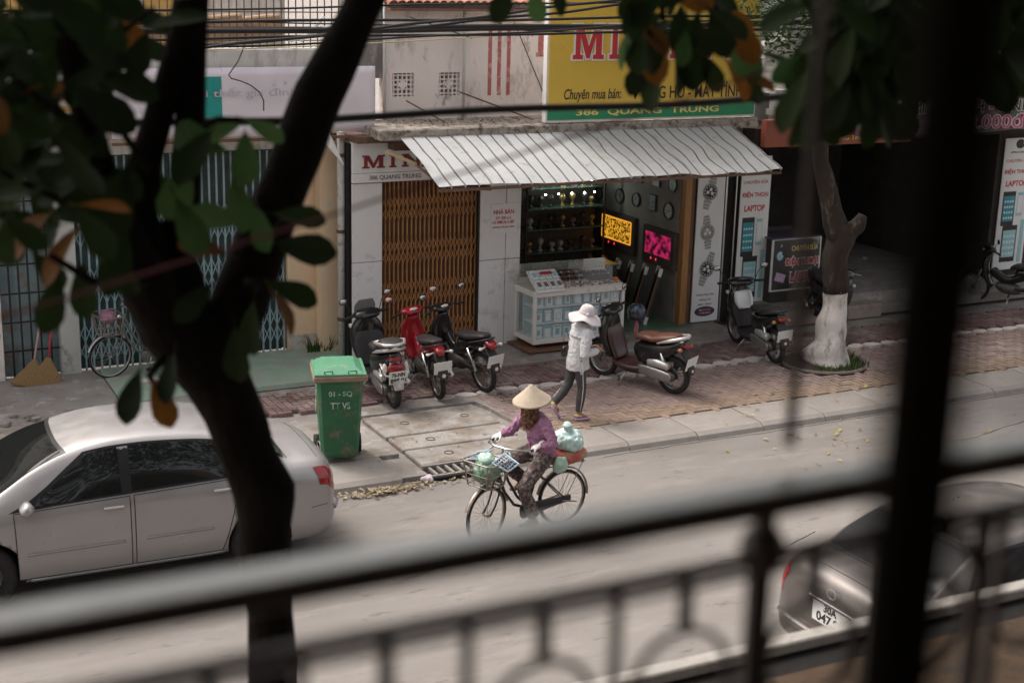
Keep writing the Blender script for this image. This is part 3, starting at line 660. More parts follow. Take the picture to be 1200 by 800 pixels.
for i,(x,z,w_,h_) in enumerate(((10.35,.165,.42,.3),(10.4,.47,.36,.25),(10.85,.165,.3,.34),(12.35,.165,.3,.26))):
    b=MB(); b.box((0,0,h_/2),(w_,.3,h_),bev=.01); b.box((0,0,h_+.002),(w_*.12,.3,.004)); o=b.build('carton',M('brown carton %d'%i,(.2,.14,.09),.8,var=.15,bump=.1)); o.location=(x,21.0-.1*(i%2),z); tag(o,('lower brown carton at the left inside the clock shop','upper brown carton of the left stack inside the clock shop','brown carton right of the stacked pair inside the shop','brown carton on the floor near the leaning framed panels')[i],'carton','cartons inside the clock shop')
# display case on a plank pallet
dc=thing('display_case','white glass-fronted display case of watches and boxed phones before the clock shop','display case',(10.03,18.62,.12))
W,D,Hc=1.58,.62,.96; z0=.14
b=MB(); b.box((W/2,D/2,z0+.03),(W,D,.07),bev=.006); b.box((W/2,D/2,Hc-.05),(W+.03,D+.03,.09),bev=.006)
for X in (.02,W-.02):
    for Y in (.02,D-.02): b.box((X,Y,(z0+Hc)/2),(.045,.045,Hc-z0-.09))
b.build('frame',cream,dc)
b=MB(); b.box((W/2,D/2+.1,(z0+Hc)/2),(W-.06,.02,Hc-z0-.1)); b.build('back_board',teal2,dc)
for k,z in enumerate((z0+.065,z0+.065+.245,z0+.065+.49)):
    if k: bx('shelf',white,.04,W-.04,.04,D/2+.09,z-.012,z,dc)
    nbx=9
    for i in range(nbx):
        c_=R.choice([teal,teal2,whitep,whitep,teal2]); 
        t=MB(); t.box((0,0,.095),(.135,.07,.19),m=0); t.box((0,-.037,.08),(.085,.004,.12),m=1); t.box((0,-.04,.085),(.05,.003,.085),m=2); t.box((0,-.037,.165),(.11,.004,.025),m=3)
        o=t.build('phone_box',[c_,whitep if c_ is not whitep else teal2,R.choice([teal,grl,whitep]),R.choice([whitep,teal])],None)
        o.location=(10.03+.13+i*.165+R.uniform(-.01,.01),18.62+.12,.12+z+.001); tag(o,f'boxed phone, {("leftmost","second from the left","third from the left","fourth from the left","middle one","sixth from the left","seventh from the left","eighth from the left","rightmost")[i]}, on the {("bottom","middle","top")[k]} shelf of the display case','box','boxed phones in the display case')
b=MB(); b.box((W/2,.015,(z0+Hc)/2),(W-.09,.006,Hc-z0-.14)); b.build('front_glass',glass,dc)
b=MB(); b.box((.012,D/2,(z0+Hc)/2),(.006,D-.09,Hc-z0-.14)); b.build('side_glass',glass,dc)
b=MB(); b.box((W/2,D+.02,Hc+.14),(W,.02,.3)); b.build('back_rail',cream,dc)
b=MB(); b.box((W*.72,.32,Hc+.15),(.5,.5,.28)); b.build('top_glass_box',glass,dc)
b=MB(); b.box((.62,D-.02,Hc+.2),(1.1,.006,.2)); b.build('mirror_glass',M('greenish glass strip',(.25,.27,.22),.1,bump=0,alpha=.6),dc)
for X in (.12,W-.12):
    for Y in (.1,D-.1):
        b=MB(); b.lathe([(0,-.015),(.035,-.015),(.035,.015),(0,.015)],12,Matrix.Translation((X,Y,.105))@Matrix.Rotation(pi/2,4,'X')); b.build('caster',blackiron,dc,True)
pl=thing('plank_pallet','low reddish plank pallet under the display case','pallet',(10.03,18.55,.12))
for i in range(5):
    b=MB(); b.box((W/2-.05,.02+i*.15,.055),(W+.16,.12,.025),bev=.004); b.build('plank',wood_b,pl)
for X in (-.05,W*.5,W-.05):
    b=MB(); b.box((X,.3,.02),(.08,.7,.04)); b.build('bearer',wood_b,pl)
# goods laid on the case top
tray=thing('watch_tray','dark tray of rows of wristwatches on the display case top','tray',(10.58,18.80,1.11),rot=(radians(24),0,0))
b=MB(); b.box((.16,.17,.0),(.66,.36,.03),bev=.004); b.build('tray_base',M('dark red tray',(.09,.025,.03),.7),tray)
wb=MB(); wb.lathe([(0,.008),(.014,.008),(.017,0)],8,m=0); wb.box((0,.026,.002),(.014,.03,.004),m=1); wb.box((0,-.026,.002),(.014,.03,.004),m=1)
wms=[wb.mesh('wristwatch',[steel,darkwood]),wb.mesh('wristwatch',[goods[0],steel]),wb.mesh('wristwatch',[whitep,steel])]
for r_ in range(3):
    for i in range(14): link('wristwatch',R.choice(wms),tray,loc=(-.13+i*.044,.05+r_*.115,.018),rot=(0,0,R.uniform(-.2,.2)))
tray2=thing('jewellery_tray','pale tray crowded with gilt and silver trinkets on the display case front edge','tray',(10.62,18.61,1.09),rot=(radians(14),0,0))
b=MB(); b.box((.38,.1,0),(1.12,.22,.025),bev=.004); b.build('tray_base',cream,tray2)
b=MB()
for i in range(260):
    b.ball((R.uniform(-.16,.92),R.uniform(.0,.2),.018),(R.uniform(.008,.02),R.uniform(.008,.02),.012),5,m=R.randrange(4))
b.build('trinkets',goods+[],tray2,kind='stuff')
b=MB(); b.ball((.86,.1,.04),(.05,.04,.035),10); b.build('orange_pouch',M('orange cloth',(.6,.16,.05),.8),tray2,True)
rk=thing('card_rack','slanted rack of white phone packs with a red strip on the case corner','rack',(10.06,18.62,1.06),rot=(radians(34),0,0))
b=MB(); b.box((.24,.2,.02),(.48,.46,.02)); b.build('rack_board',whitep,rk)
for r_ in range(2):
    for i in range(4):
        b=MB(); b.box((.07+i*.115,.1+r_*.2,.05),(.1,.17,.03),m=0); b.box((.07+i*.115,.1+r_*.2,.068),(.06,.09,.006),m=1); b.build('phone_pack',[whitep,grl if r_==0 else teal2],rk)
b=MB(); b.box((.27,.32,.08),(.2,.05,.008)); b.build('red_strip',redl,rk)
rg=thing('sunglasses_rack','dark rack of small goods in the glass box on the display case','rack',(11.25,18.9,1.08))
b=MB(); b.box((0,0,.06),(.4,.3,.12),rot=(.3,0,0)); b.build('rack_base',darkwood,rg)
for i in range(3):
    for j in range(7): b=MB(); b.ball((-.17+j*.055,-.1+i*.1,.15+i*.03),(.018,.012,.012),6); b.build('trinket',goods[R.randrange(4)],rg,True)
# ================= dark shop 384 on the right =================
B4=thing('dark_shop_building','two-storey shop at number 384 with white pilasters and a dark open front','building',(0,0,0))
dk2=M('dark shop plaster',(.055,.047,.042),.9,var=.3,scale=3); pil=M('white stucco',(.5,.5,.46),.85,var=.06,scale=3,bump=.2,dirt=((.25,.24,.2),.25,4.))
X0,X1=14.75,21.0
bx('shop_floor',conc,14.1,21.3,18.75,19.5,.1,.25,B4,bev=.01); bx('shop_floor',conc,14.12,21.3,19.05,23.5,.1,.42,B4,bev=.01)
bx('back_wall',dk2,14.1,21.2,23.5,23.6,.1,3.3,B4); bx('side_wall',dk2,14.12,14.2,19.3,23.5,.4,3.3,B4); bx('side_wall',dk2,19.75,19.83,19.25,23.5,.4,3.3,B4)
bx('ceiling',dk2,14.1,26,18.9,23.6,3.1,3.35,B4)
bx('upper_wall',pil,14.1,26,19.9,20.1,3.35,6.,B4)
bx('balcony_slab',pil,14.75,26,18.95,19.95,3.95,4.2,B4,bev=.02); bx('balcony_slab',pil,14.75,26,19.05,19.9,4.2,4.28,B4)
bx('cornice',pil,14.4,26,18.85,19.3,3.9,3.96,B4)
for X in (14.78,15.35):
    bx('pilaster',pil,X,X+.3,19.2,19.5,3.35,4.9,B4,bev=.01); bx('capital',pil,X-.06,X+.36,19.14,19.55,4.9,5.0,B4); bx('capital',pil,X-.03,X+.33,19.17,19.52,4.55,4.62,B4); bx('pilaster_base',pil,X-.05,X+.35,19.15,19.5,3.5,3.6,B4)
for i in range(16):
    b=MB(); b.lathe([(.03,0),(.05,.05),(.06,.14),(.03,.25),(.03,.3),(.05,.33)],10,Matrix.Translation((14.45+i*.0+.14*i if i<3 else 15.85+.2*(i-3),19.25,4.3))); b.build('baluster',pil,B4,True)
bx('balustrade_rail',pil,14.4,15.2,19.18,19.32,4.63,4.7,B4); 
b=MB()
for z in (4.5,4.72): b.tube([(16.0,19.05,z),(26,19.05,z)],.02,6)
b.build('balcony_railing',steel,B4)
for i in range(24): 
    b=MB(); b.tube([(16.1+i*.4,19.06,4.2),(16.1+i*.4,19.06,4.72)],.012,5); b.build('railing_post',blackiron,B4)
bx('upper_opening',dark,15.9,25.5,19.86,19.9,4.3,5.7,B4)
rs=thing('red_sign','brick red sign board reading 384 with a pale banner edge above the dark shop','sign',(0,0,0))
bx('sign_face',brick_s,14.17,17.2,18.72,18.85,3.07,3.5,rs); bx('sign_joint',dark,14.9,14.92,18.715,18.72,3.07,3.5,rs)
text('384 QUANG TRUNG',yell,frame((15.75,18.715,3.17),(1,0,0),(0,0,1)),1.2,.09,rs,.015); slab('N',redd,15.5,18.72,3.26,.24,.2,rs,.01); slab('H',redd,15.8,18.72,3.26,.24,.2,rs,.01)
lb=thing('laptop_banner','magenta and teal printed banner advertising laptops at 99.000 above the dark shop','banner',(0,0,0))
lm=M('magenta print',(.22,.07,.11),.5,var=.3,scale=2,bump=0,dirt=((.05,.28,.22),.45,1.4),stretch=(1,1,4))
b=MB(); n=24
b.add([(15.9+i*.25,18.62+.03*sin(i*.9),3.2+j*.62+.015*sin(i)) for j in range(2) for i in range(n)]+[(15.9+i*.25,18.64+.03*sin(i*.9),3.2+j*.62+.015*sin(i)) for j in range(2) for i in range(n)],[(i,i+1,n+i+1,n+i) for i in range(n-1)]+[(2*n+n+i,2*n+n+i+1,2*n+i+1,2*n+i) for i in range(n-1)])
b.build('sheet',lm,lb)
for s_,cx,w_,z_,h_,o_ in (('LAPTOP MINH',16.9,1.5,3.64,.2,blk),('SINH - SINH',18.8,1.9,3.64,.2,blk),('121/',16.8,.6,3.36,.2,redl),('199.000đ',18.75,1.7,3.37,.24,M('pink lettering',(.6,.08,.22),.5,bump=0))):
    text(s_,whitep,frame((cx,18.585,z_),(1,0,0),(0,0,1)),w_*1.02,h_*1.12,lb,.05); text(s_,o_,frame((cx,18.578,z_),(1,0,0),(0,0,1)),w_,h_,lb,.0)
phone_banner(19.87,20.6,19.19,.55,2.97,'white phone repair banner at the far right edge, beyond the dark shop').name='phone_banner'
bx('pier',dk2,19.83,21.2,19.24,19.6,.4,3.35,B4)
# repair desk with a lettered front
dkk=thing('repair_desk','glass repair desk with a black lettered front sign, behind the street tree','desk',(0,0,0))
q=[G(903,345,.5),G(957,330,.5)]
a0=FY(902,345,19.0); a1=FY(957,331,19.0); a2=FY(901,283,19.0); a3=FY(960,276,19.0)
dx0,dx1,dz0,dz1=a0.x,a1.x,(a0.z+a1.z)/2,(a2.z+a3.z)/2
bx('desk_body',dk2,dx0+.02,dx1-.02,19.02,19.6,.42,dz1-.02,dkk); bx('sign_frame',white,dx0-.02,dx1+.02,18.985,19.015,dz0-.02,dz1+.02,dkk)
bx('sign_face',M('black sign face',(.05,.047,.045),.3,var=.3,scale=3,bump=0,dirt=((.4,.4,.38),.4,1.6)),dx0+.01,dx1-.01,18.975,18.992,dz0+.01,dz1-.01,dkk)
Fd=lambda u,v:frame((dx0+(dx1-dx0)*u,18.972,dz0+(dz1-dz0)*v),(1,0,0),(0,0,1)); Wd=dx1-dx0; Hd=dz1-dz0
text('CHUYÊN SỬA',yell,Fd(.66,.83),Wd*.56,Hd*.14,dkk,.01); text('ĐIỆN THOẠI',redl,Fd(.62,.55),Wd*.7,Hd*.2,dkk,.03); text('LAPTOP',redl,Fd(.68,.24),Wd*.58,Hd*.2,dkk,.03)
text('ĐIỆN THOẠI',whitep,Fd(.62,.55)@Matrix.Translation((0,0,-.002)),Wd*.72,Hd*.24,dkk,.06); text('LAPTOP',whitep,Fd(.68,.24)@Matrix.Translation((0,0,-.002)),Wd*.6,Hd*.24,dkk,.06)
b=MB(); b.ball((dx0+Wd*.14,18.972,dz0+Hd*.68),(.07,.006,.075),12); b.ball((dx0+Wd*.2,18.968,dz0+Hd*.72),(.025,.008,.025),8,m=1); b.box((dx0+Wd*.16,18.972,dz0+Hd*.88),(.02,.008,.05),rot=(0,.5,0)); b.build('fruit_emblem',[teal2,blk],dkk)
b=MB(); b.box((dx0+Wd*.17,18.972,dz0+Hd*.25),(.2,.006,.14),rot=(0,.3,0)); b.build('laptop_print',M('lilac print',(.5,.35,.5),.5,bump=0),dkk)
bx('desk_top_glass',M('lilac lit glass',(.12,.1,.13),.15,var=.2,bump=0),dx0-.02,dx1+.02,18.98,19.62,dz1,dz1+.025,dkk)
cb=thing('display_cabinet','low glass cabinet with a lilac lit shelf behind the repair desk','cabinet',(15.3,20.6,.42))
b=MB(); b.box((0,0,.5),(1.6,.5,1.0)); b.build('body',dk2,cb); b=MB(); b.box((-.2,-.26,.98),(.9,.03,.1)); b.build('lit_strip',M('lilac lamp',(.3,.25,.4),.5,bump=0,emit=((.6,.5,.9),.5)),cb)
# steps before 384 are pale concrete
bx('front_step',M('beige step',(.3,.25,.21),.85,var=.1,bump=.3,dirt=((.2,.16,.13),.3,3.)),14.15,16.9,18.7,19.2,.06,.3,B4,bev=.02)
# ================= left house =================
BL=thing('left_house','weathered two-storey house with pale blue folding gates and a lavender tarpaulin','building',(0,0,0))
YL=19.95
def at(px,py): p=FY(px,py,YL); return p
bx('yellow_wall',wall_y,at(337,300).x,at(402,300).x,YL-.03,YL+.4,.16,3.3,BL,bev=.02)
bx('side_cap',M('peeling pale render',(.5,.47,.42),.9,var=.1,dirt=((.3,.25,.2),.4,6.)),at(337,300).x,at(402,300).x,YL-.04,YL-.028,.16,.42,BL)
bx('lintel_beam',wall_ll,-3,7.4,YL-.02,YL+.4,3.18,3.42,BL)
bx('opening_back',dark,-3,7.,YL+.5,YL+.55,.1,3.3,BL)
gp=at(82,400); bx('white_pillar',pil,gp.x-.13,gp.x+.13,YL-.06,YL+.4,.16,3.2,BL,bev=.01)
bx('left_pillar',wall_w,at(-30,400).x,at(3,400).x,YL-.08,YL+.4,.16,3.2,BL,bev=.01)
bx('parapet',wall_ll,2.2,7.36,YL-.55,YL-.35,3.9,4.62,BL,bev=.02); bx('parapet',wall_ll,-3,2.2,YL-.55,YL-.35,3.2,4.62,BL); bx('terrace_floor',wall_ll,-3,7.36,YL-.36,YL+2.5,3.42,3.6,BL)
bx('far_wall',M('yellow ochre shutters',(.5,.32,.1),.8,var=.15,scale=3),-3,5.6,21.6,21.7,3.6,6.6,BL); bx('far_wall',wall_ll,5.6,7.4,22.2,22.3,3.6,6.6,BL)
bx('white_shutter',white,3.9,4.9,20.9,21.0,4.6,5.3,BL)
# terrace grille
gr_=thing('terrace_grille','rusty iron grille with mesh above the concrete parapet of the left house','railing',(0,0,0))
gb=MB(); gb.box((0,0,.4),(.014,.014,.8)); gm=gb.mesh('grille_bar',rust)
for i in range(46): link('grille_bar',gm,gr_,loc=(2.6+i*.104,YL-.45,4.62))
for z in (4.72,4.9,5.1,5.4): b=MB(); b.tube([(2.5,YL-.46,z),(7.35,YL-.46,z)],.008,5); b.build('grille_rail',rust,gr_)
for i in range(5):
    b=MB(); x=4.2+i*.55; b.box((0,0,0),(.5,.3,.36),bev=.02,rot=(0,R.uniform(-.1,.1),0)); o=b.build('fabric_bundle',M('tan sacking',(.3,.2,.12),.9,var=.3,scale=5,bump=.5) if 'tan sacking' not in bpy.data.materials else bpy.data.materials['tan sacking']); o.location=(x,20.25,4.78+R.uniform(0,.1))
    tag(o,('tan bundle leftmost behind the terrace grille','tan bundle second from the left on the terrace','tan bundle in the middle behind the terrace grille','tan bundle second from the right on the terrace','tan bundle rightmost behind the terrace grille')[i],'bundle','bundles stored on the terrace')
for (p_,q_) in (((340,48),(395,28)),((352,48),(380,20))):
    b=MB(); b.tube([FY(*p_,19.4),FY(*q_,19.4)],.03,6); o=b.build('loose_pipe',white,gr_)
# tarpaulin
tp=thing('tarpaulin_banner','lavender tarpaulin with faded lettering and a teal block hung under the parapet','banner',(0,0,0))
tx0,tx1=at(118,120).x,at(420,120).x; n=40; m_=8; YT=YL-.62; tz0,tz1=FY(300,158,YT).z,FY(300,79,YT).z
def tarp_pt(i,j,off=0.): u=i/n; v=j/m_; return (tx0+(tx1-tx0)*u,YT-off+.03*sin(u*9+v*3)+.012*sin(u*40+v*9),tz0+(tz1-tz0)*v+.03*sin(u*pi*1.0)*(1-v)*-1+.02*sin(u*17)*(1-v))
b=MB(); b.add([tarp_pt(i,j) for j in range(m_+1) for i in range(n+1)],[(j*(n+1)+i,j*(n+1)+i+1,(j+1)*(n+1)+i+1,(j+1)*(n+1)+i) for j in range(m_) for i in range(n)]); o=b.build('sheet',tarp,tp,True); sm_=o.modifiers.new('t','SOLIDIFY'); sm_.thickness=.004
k0,k1=13,17
b=MB(); b.add([tarp_pt(i,j,.006) for j in range(1,8) for i in range(k0,k1)],[(j*(k1-k0)+i,j*(k1-k0)+i+1,(j+1)*(k1-k0)+i+1,(j+1)*(k1-k0)+i) for j in range(6) for i in range(k1-k0-1)]); b.build('teal_print',tarp_t,tp)
text('Nội thất gia đình T…',M('faded lettering',(.55,.5,.53),.6,bump=0),frame((6.0,YT-.05,(tz0+tz1)/2+.12),(1,0,0),(0,0,1)),2.0,.16,tp,.01)
bx('lower_batten',wood_b,tx0,tx1,YT-.0,YT+.04,tz0-.09,tz0-.05,tp)
p1=FY(384,152,YT);p2=FY(403,194,YT);p3=FY(378,165,YT)
b=MB(); b.add([tuple(p1),tuple(p2),tuple(p3),(p1.x,YT-.02,p1.z),(p2.x,YT-.02,p2.z),(p3.x,YT-.02,p3.z)],[(0,1,2),(5,4,3),(0,3,4,1),(1,4,5,2),(2,5,3,0)]); b.build('hanging_flap',whitep,tp)
# blue gates
def folding(name,label,x0,x1,z0,z1,nb,par_y,latt,mat_,back=None,rails=()):
    t=thing(name,label,'gate',(0,0,0))
    if back: bx('back_sheet',back,x0,x1,par_y+.1,par_y+.12,z0,z1,t)
    u=MB(); u.box((0,0,(z1-z0)/2),(.024,.03,z1-z0)); um_=u.mesh('upright_bar',mat_); st=(x1-x0)/nb
    for i in range(nb+1): link('upright_bar',um_,t,loc=(x0+st*i,par_y,z0))
    for z in rails: bx('rail',mat_,x0,x1,par_y-.02,par_y-.005,z-.012,z+.012,t)
    if latt:
        b=MB()
        for zc in latt:
            for i in range(nb):
                xa=x0+st*i
                for p_,q_ in (((xa,zc-.13),(xa+st,zc+.13)),((xa,zc+.13),(xa+st,zc-.13)),((xa,zc+.13),(xa+st,zc+.39)),((xa+st,zc+.13),(xa,zc+.39))): b.tube([(p_[0],par_y-.02,p_[1]),(q_[0],par_y-.02,q_[1])],.008,4,caps=False)
        b.build('lattice_links',mat_,t,kind='stuff')
    return t
folding('sheet_gate','blue grey sheet gate with a square bar grid at the left edge, behind the brooms',at(4,400).x,at(72,400).x,.17,2.9,6,YL+.06,None,blackiron,gate_bd,(.55,.95,1.35,1.75,2.2,2.6))
folding('folding_gate','pale blue accordion gate behind the parked bicycle, left of the cream yellow wall',at(92,400).x,at(335,400).x,.17,3.15,28,YL+.08,(.45,1.25,2.05),gate_b,None,())
bx('gate_backing',M('dark teal backing',(.06,.09,.09),.8,var=.3),at(92,400).x,at(335,400).x,YL+.2,YL+.22,.17,3.2,BL)
# white drain pipe between the houses
dp=thing('drain_pipe','tall peeling white drain pipe between the cream wall and the grey cladding','pipe',(7.28,19.45,.1))
b=MB(); b.tube([(0,0,0),(0,0,3.35)],.055,10); b.build('pipe',M('peeling white pipe',(.5,.48,.44),.8,var=.15,scale=9,dirt=((.25,.2,.16),.35,9.)),dp,True)
for z in (.6,1.9,3.0): b=MB(); b.tube([(0,0,z),(0,0,z+.05)],.065,10); b.build('pipe_clip',rust,dp)
b=MB(); b.box((7.2,19.8,1.7),(.3,.2,3.2)); b.build('gap_wall',wall_y,BL)
bx('pipe_shadow_gap',dark,7.33,7.37,19.3,19.6,.1,3.3,B386)
# weed and rubble at the wall foot
rb=MB()
for i in range(60):
    p=(R.uniform(1.0,4.0),R.uniform(17.4,18.5)); s_=R.uniform(.02,.08); rb.box((p[0],p[1],.1+s_*.2),(s_*R.uniform(1,2),s_*1.4,s_*.5),rot=(R.uniform(-.2,.2),R.uniform(-.2,.2),R.uniform(0,3)))
rb.build('rubble',conc,pav,kind='stuff')
b=MB(); b.ball((4.35,19.25,.165),(.22,.09,.03),10); tag(b.build('stone_slab',stone_w,None,True),'flat pale stone lying on the green ramp under the bicycle','stone')
# ================= brooms =================
def broom(x,y,z,hx,hy,L,m,label):
    t=thing('broom',label,'broom',(x,y,z)); d=Vector((hx,hy,0)); top=Vector((hx,hy,sqrt(max(.1,L*L-hx*hx-hy*hy)))); u=top.normalized()
    b=MB(); b.tube([u*.3,u*L],.014,8); b.build('handle',m,t,True)
    b=MB(); b.sw([(.03,.0,.26,.04),(.01,.12,.2,.04),(.0,.24,.11,.032),(0,.36,.035,.02)],n=16,e=3); b.xf(Vector((0,0,1)).rotation_difference(u).to_matrix().to_4x4()@Matrix.Rotation(pi/2,4,'Z')); b.build('head',M('straw',(.35,.22,.1),.95,var=.3,scale=20,bump=.9,bscale=90,stretch=(6,6,.6)) if 'straw' not in bpy.data.materials else bpy.data.materials['straw'],t,True)
g_=G(46,446,.17); broom(g_.x+.05,g_.y-.2,.17,.25,.45,1.15,M('red plastic',(.5,.04,.05),.4),'straw broom with a red handle leaning at the blue sheet gate')
broom(g_.x-.15,g_.y-.22,.17,.27,.47,1.05,M('pale red handle',(.5,.3,.28),.5),'straw broom with a faded pinkish handle, left of the red one')
# ================= overhead cables =================
def sag(a,b,s,n=24,wob=.0,ph=0): 
    a=Vector(a);b=Vector(b); return [a.lerp(b,i/n)+Vector((0,wob*sin(i*1.3+ph),-s*4*(i/n)*(1-i/n)+wob*sin(i*.9+ph*2))) for i in range(n+1)]
cabs=[((118,8),(1230,-12),17.6,.013),((118,20),(1230,8),17.7,.02),((118,30),(1230,14),17.8,.03),((150,32),(1230,18),17.5,.028),((118,40),(1230,22),17.9,.018),((118,52),(900,12),17.4,.014),((100,66),(640,6),17.2,.02),((90,58),(620,12),17.3,.02),((400,20),(1230,42),18.0,.01),((400,30),(1230,30),18.0,.012)]
posn=['topmost','second','third','thick fourth','fifth','thin sixth','steep seventh','steep eighth','thin ninth','thin lowest']
for i,(p,q,Y,r_) in enumerate(cabs):
    A=FY(*p,Y); Bq=FY(*q,Y); d=(Bq-A); A=A-d*.5; Bq=Bq+d*.5
    b=MB(); b.tube(sag(A,Bq,.06+.03*(i%3),40,.012,i),r_,6); tag(b.build('overhead_cable',cable,None,True),f'{posn[i]} black cable of the bundle sagging across the upper floors','cable','overhead cables along the street')
for (p,q,Y,lab) in (((200,60),(760,28),18.3,'thin yellow cable sagging across the parapet and the cream upper wall'),((560,22),(885,44),18.35,'thin grey stay wire running down over the cream upper wall')):
    A=FY(*p,Y);Bq=FY(*q,Y); b=MB(); b.tube(sag(A,Bq,.05),.008,5); tag(b.build('thin_wire',cablew,None,True),lab,'wire')
for p,q,lab in (((480,20),(553,45),'short black stay rod on the cream upper wall'),((601,22),(637,110),'thin slanting wire left of the yellow sign')):
    b=MB(); b.tube([FY(*p,19.3),FY(*q,19.7)],.008,5); tag(b.build('stay_wire',cable),lab,'wire')
b=MB(); b.tube([FY(x_,y_,19.2) for x_,y_ in ((287,48),(284,60),(279,72),(272,82),(268,88),(271,92),(282,95),(294,100),(304,108),(309,118),(309,130))],.01,5); tag(b.build('hanging_wire',rust,None,True),'brown curling wire hanging over the lavender tarpaulin','wire')
# ================= vehicles: shared stuff =================
rubber=M('tyre rubber',(.022,.02,.019),.8,var=.3,scale=20,bump=.3)
alloy=M('cast alloy',(.42,.41,.4),.35,metal=.85,var=.15,bump=.03)
chrome=M('dull chrome',(.55,.54,.52),.22,metal=.95,var=.1,bump=.02)
enginem=M('greasy engine casting',(.12,.11,.1),.5,metal=.6,var=.35,scale=14,bump=.2)
blackp=M('glossy black plastic',(.016,.015,.015),.18,var=.2,bump=.01,coat=.4)
matb=M('matt black plastic',(.03,.028,.027),.55,var=.2,bump=.08)
seatb=M('black seat vinyl',(.032,.028,.028),.5,var=.2,bump=.12)
seatbr=M('brown seat vinyl',(.13,.055,.035),.42,var=.15,bump=.1)
redp=M('red painted plastic',(.32,.012,.02),.22,var=.1,bump=.01,coat=.4)
brownp=M('dark brown plastic',(.06,.03,.025),.3,var=.15,bump=.02,coat=.2)
silverp=M('silver painted plastic',(.5,.49,.47),.3,metal=.5,var=.05,bump=.01)
lensr=M('red lens',(.26,.012,.014),.12,var=.15,scale=30,bump=.05,coat=.5)
lensc=M('clear lens',(.6,.57,.52),.1,var=.1,scale=30,bump=.05,coat=.5)
lenso=M('amber lens',(.35,.16,.06),.12,var=.1,bump=0,coat=.5)
platem=M('white number plate',(.68,.68,.66),.45,var=.03,bump=.02)
def wheel(par,x,r,w,kind='alloy',rim=alloy,y=0.,name='wheel'):
    wt=bpy.data.objects.new(name,None); C.objects.link(wt); wt.parent=par; wt.location=(x,y,r)
    A=Matrix.Rotation(pi/2,4,'X')
    b=MB(); h=w/2; tr=r-w*.8
    prof=[(tr,-h*.6),(r-w*.35,-h),(r-w*.12,-h*.85),(r,-h*.3),(r,h*.3),(r-w*.12,h*.85),(r-w*.35,h),(tr,h*.6),(tr-.01,h*.3),(tr-.01,-h*.3),(tr,-h*.6)]
    b.lathe(prof,32,A); b.build('tyre',rubber,wt,True)
    b=MB(); rr=tr
    b.lathe([(rr+.004,-h*.62),(rr+.004,h*.62),(rr-.012,h*.5),(rr-.012,-h*.5),(rr+.004,-h*.62)],28,A)
    if kind=='alloy':
        for i in range(5):
            a=i*2*pi/5
            for da in (-.16,.16): b.tube([(.03*cos(a+da*2),0,.03*sin(a+da*2)),((rr-.01)*cos(a+da),0,(rr-.01)*sin(a+da))],[(.012,.011),(.009,.008)],6)
        b.lathe([(0,-h*.9),(.045,-h*.9),(.045,h*.9),(0,h*.9)],14,A)
    elif kind=='spoke':
        for i in range(28):
            a=i*2*pi/28; sg=1 if i%2 else -1; d=.5*(1 if i%4<2 else -1)
            b.tube([(.02*cos(a+d),sg*.025,.02*sin(a+d)),((rr-.008)*cos(a),0,(rr-.008)*sin(a))],.0016,4,caps=False)
        b.tube([(0,-.035,0),(0,.035,0)],.018,10)
    b.build('rim',rim,wt,True)
    if kind=='alloy':
        b=MB(); b.lathe([(.05,h+.006),(rr*.62,h+.006),(rr*.62,h+.01),(.05,h+.01)],24,A@Matrix.Rotation(pi,4,'X')); b.build('brake_disc',chrome,wt)
    return wt
def plate(par,x,z,w,h,tilt,lines,tx=0):
    F=frame((x,0,z),(0,-1,0),(sin(-tilt),0,cos(tilt)))
    b=MB(); b.box((0,0,0),(w,h,.004),bev=.001); b.xf(F); p=b.build('number_plate',platem,par)
    for s_,v,hh,ww in lines: text(s_,blk,F@Matrix.Translation((0,v*h,.003)),w*ww,h*hh,p,.04,depth=.001)
def mirror(par,sy,x,z,h=.2,out=.12,col=matb):
    b=MB(); b.tube([(x,sy*.22,z),(x+.02,sy*(.22+out*.5),z+h*.6),(x+.0,sy*(.22+out),z+h)],.006,6); b.ball((x,sy*(.22+out+.03),z+h+.02),(.014,.065,.045),12); m=b.build('mirror',col,par,True)
    g=MB(); g.ball((x-.009,sy*(.22+out+.03),z+h+.02),(.008,.055,.036),12); g.build('mirror_glass',chrome,m,True)
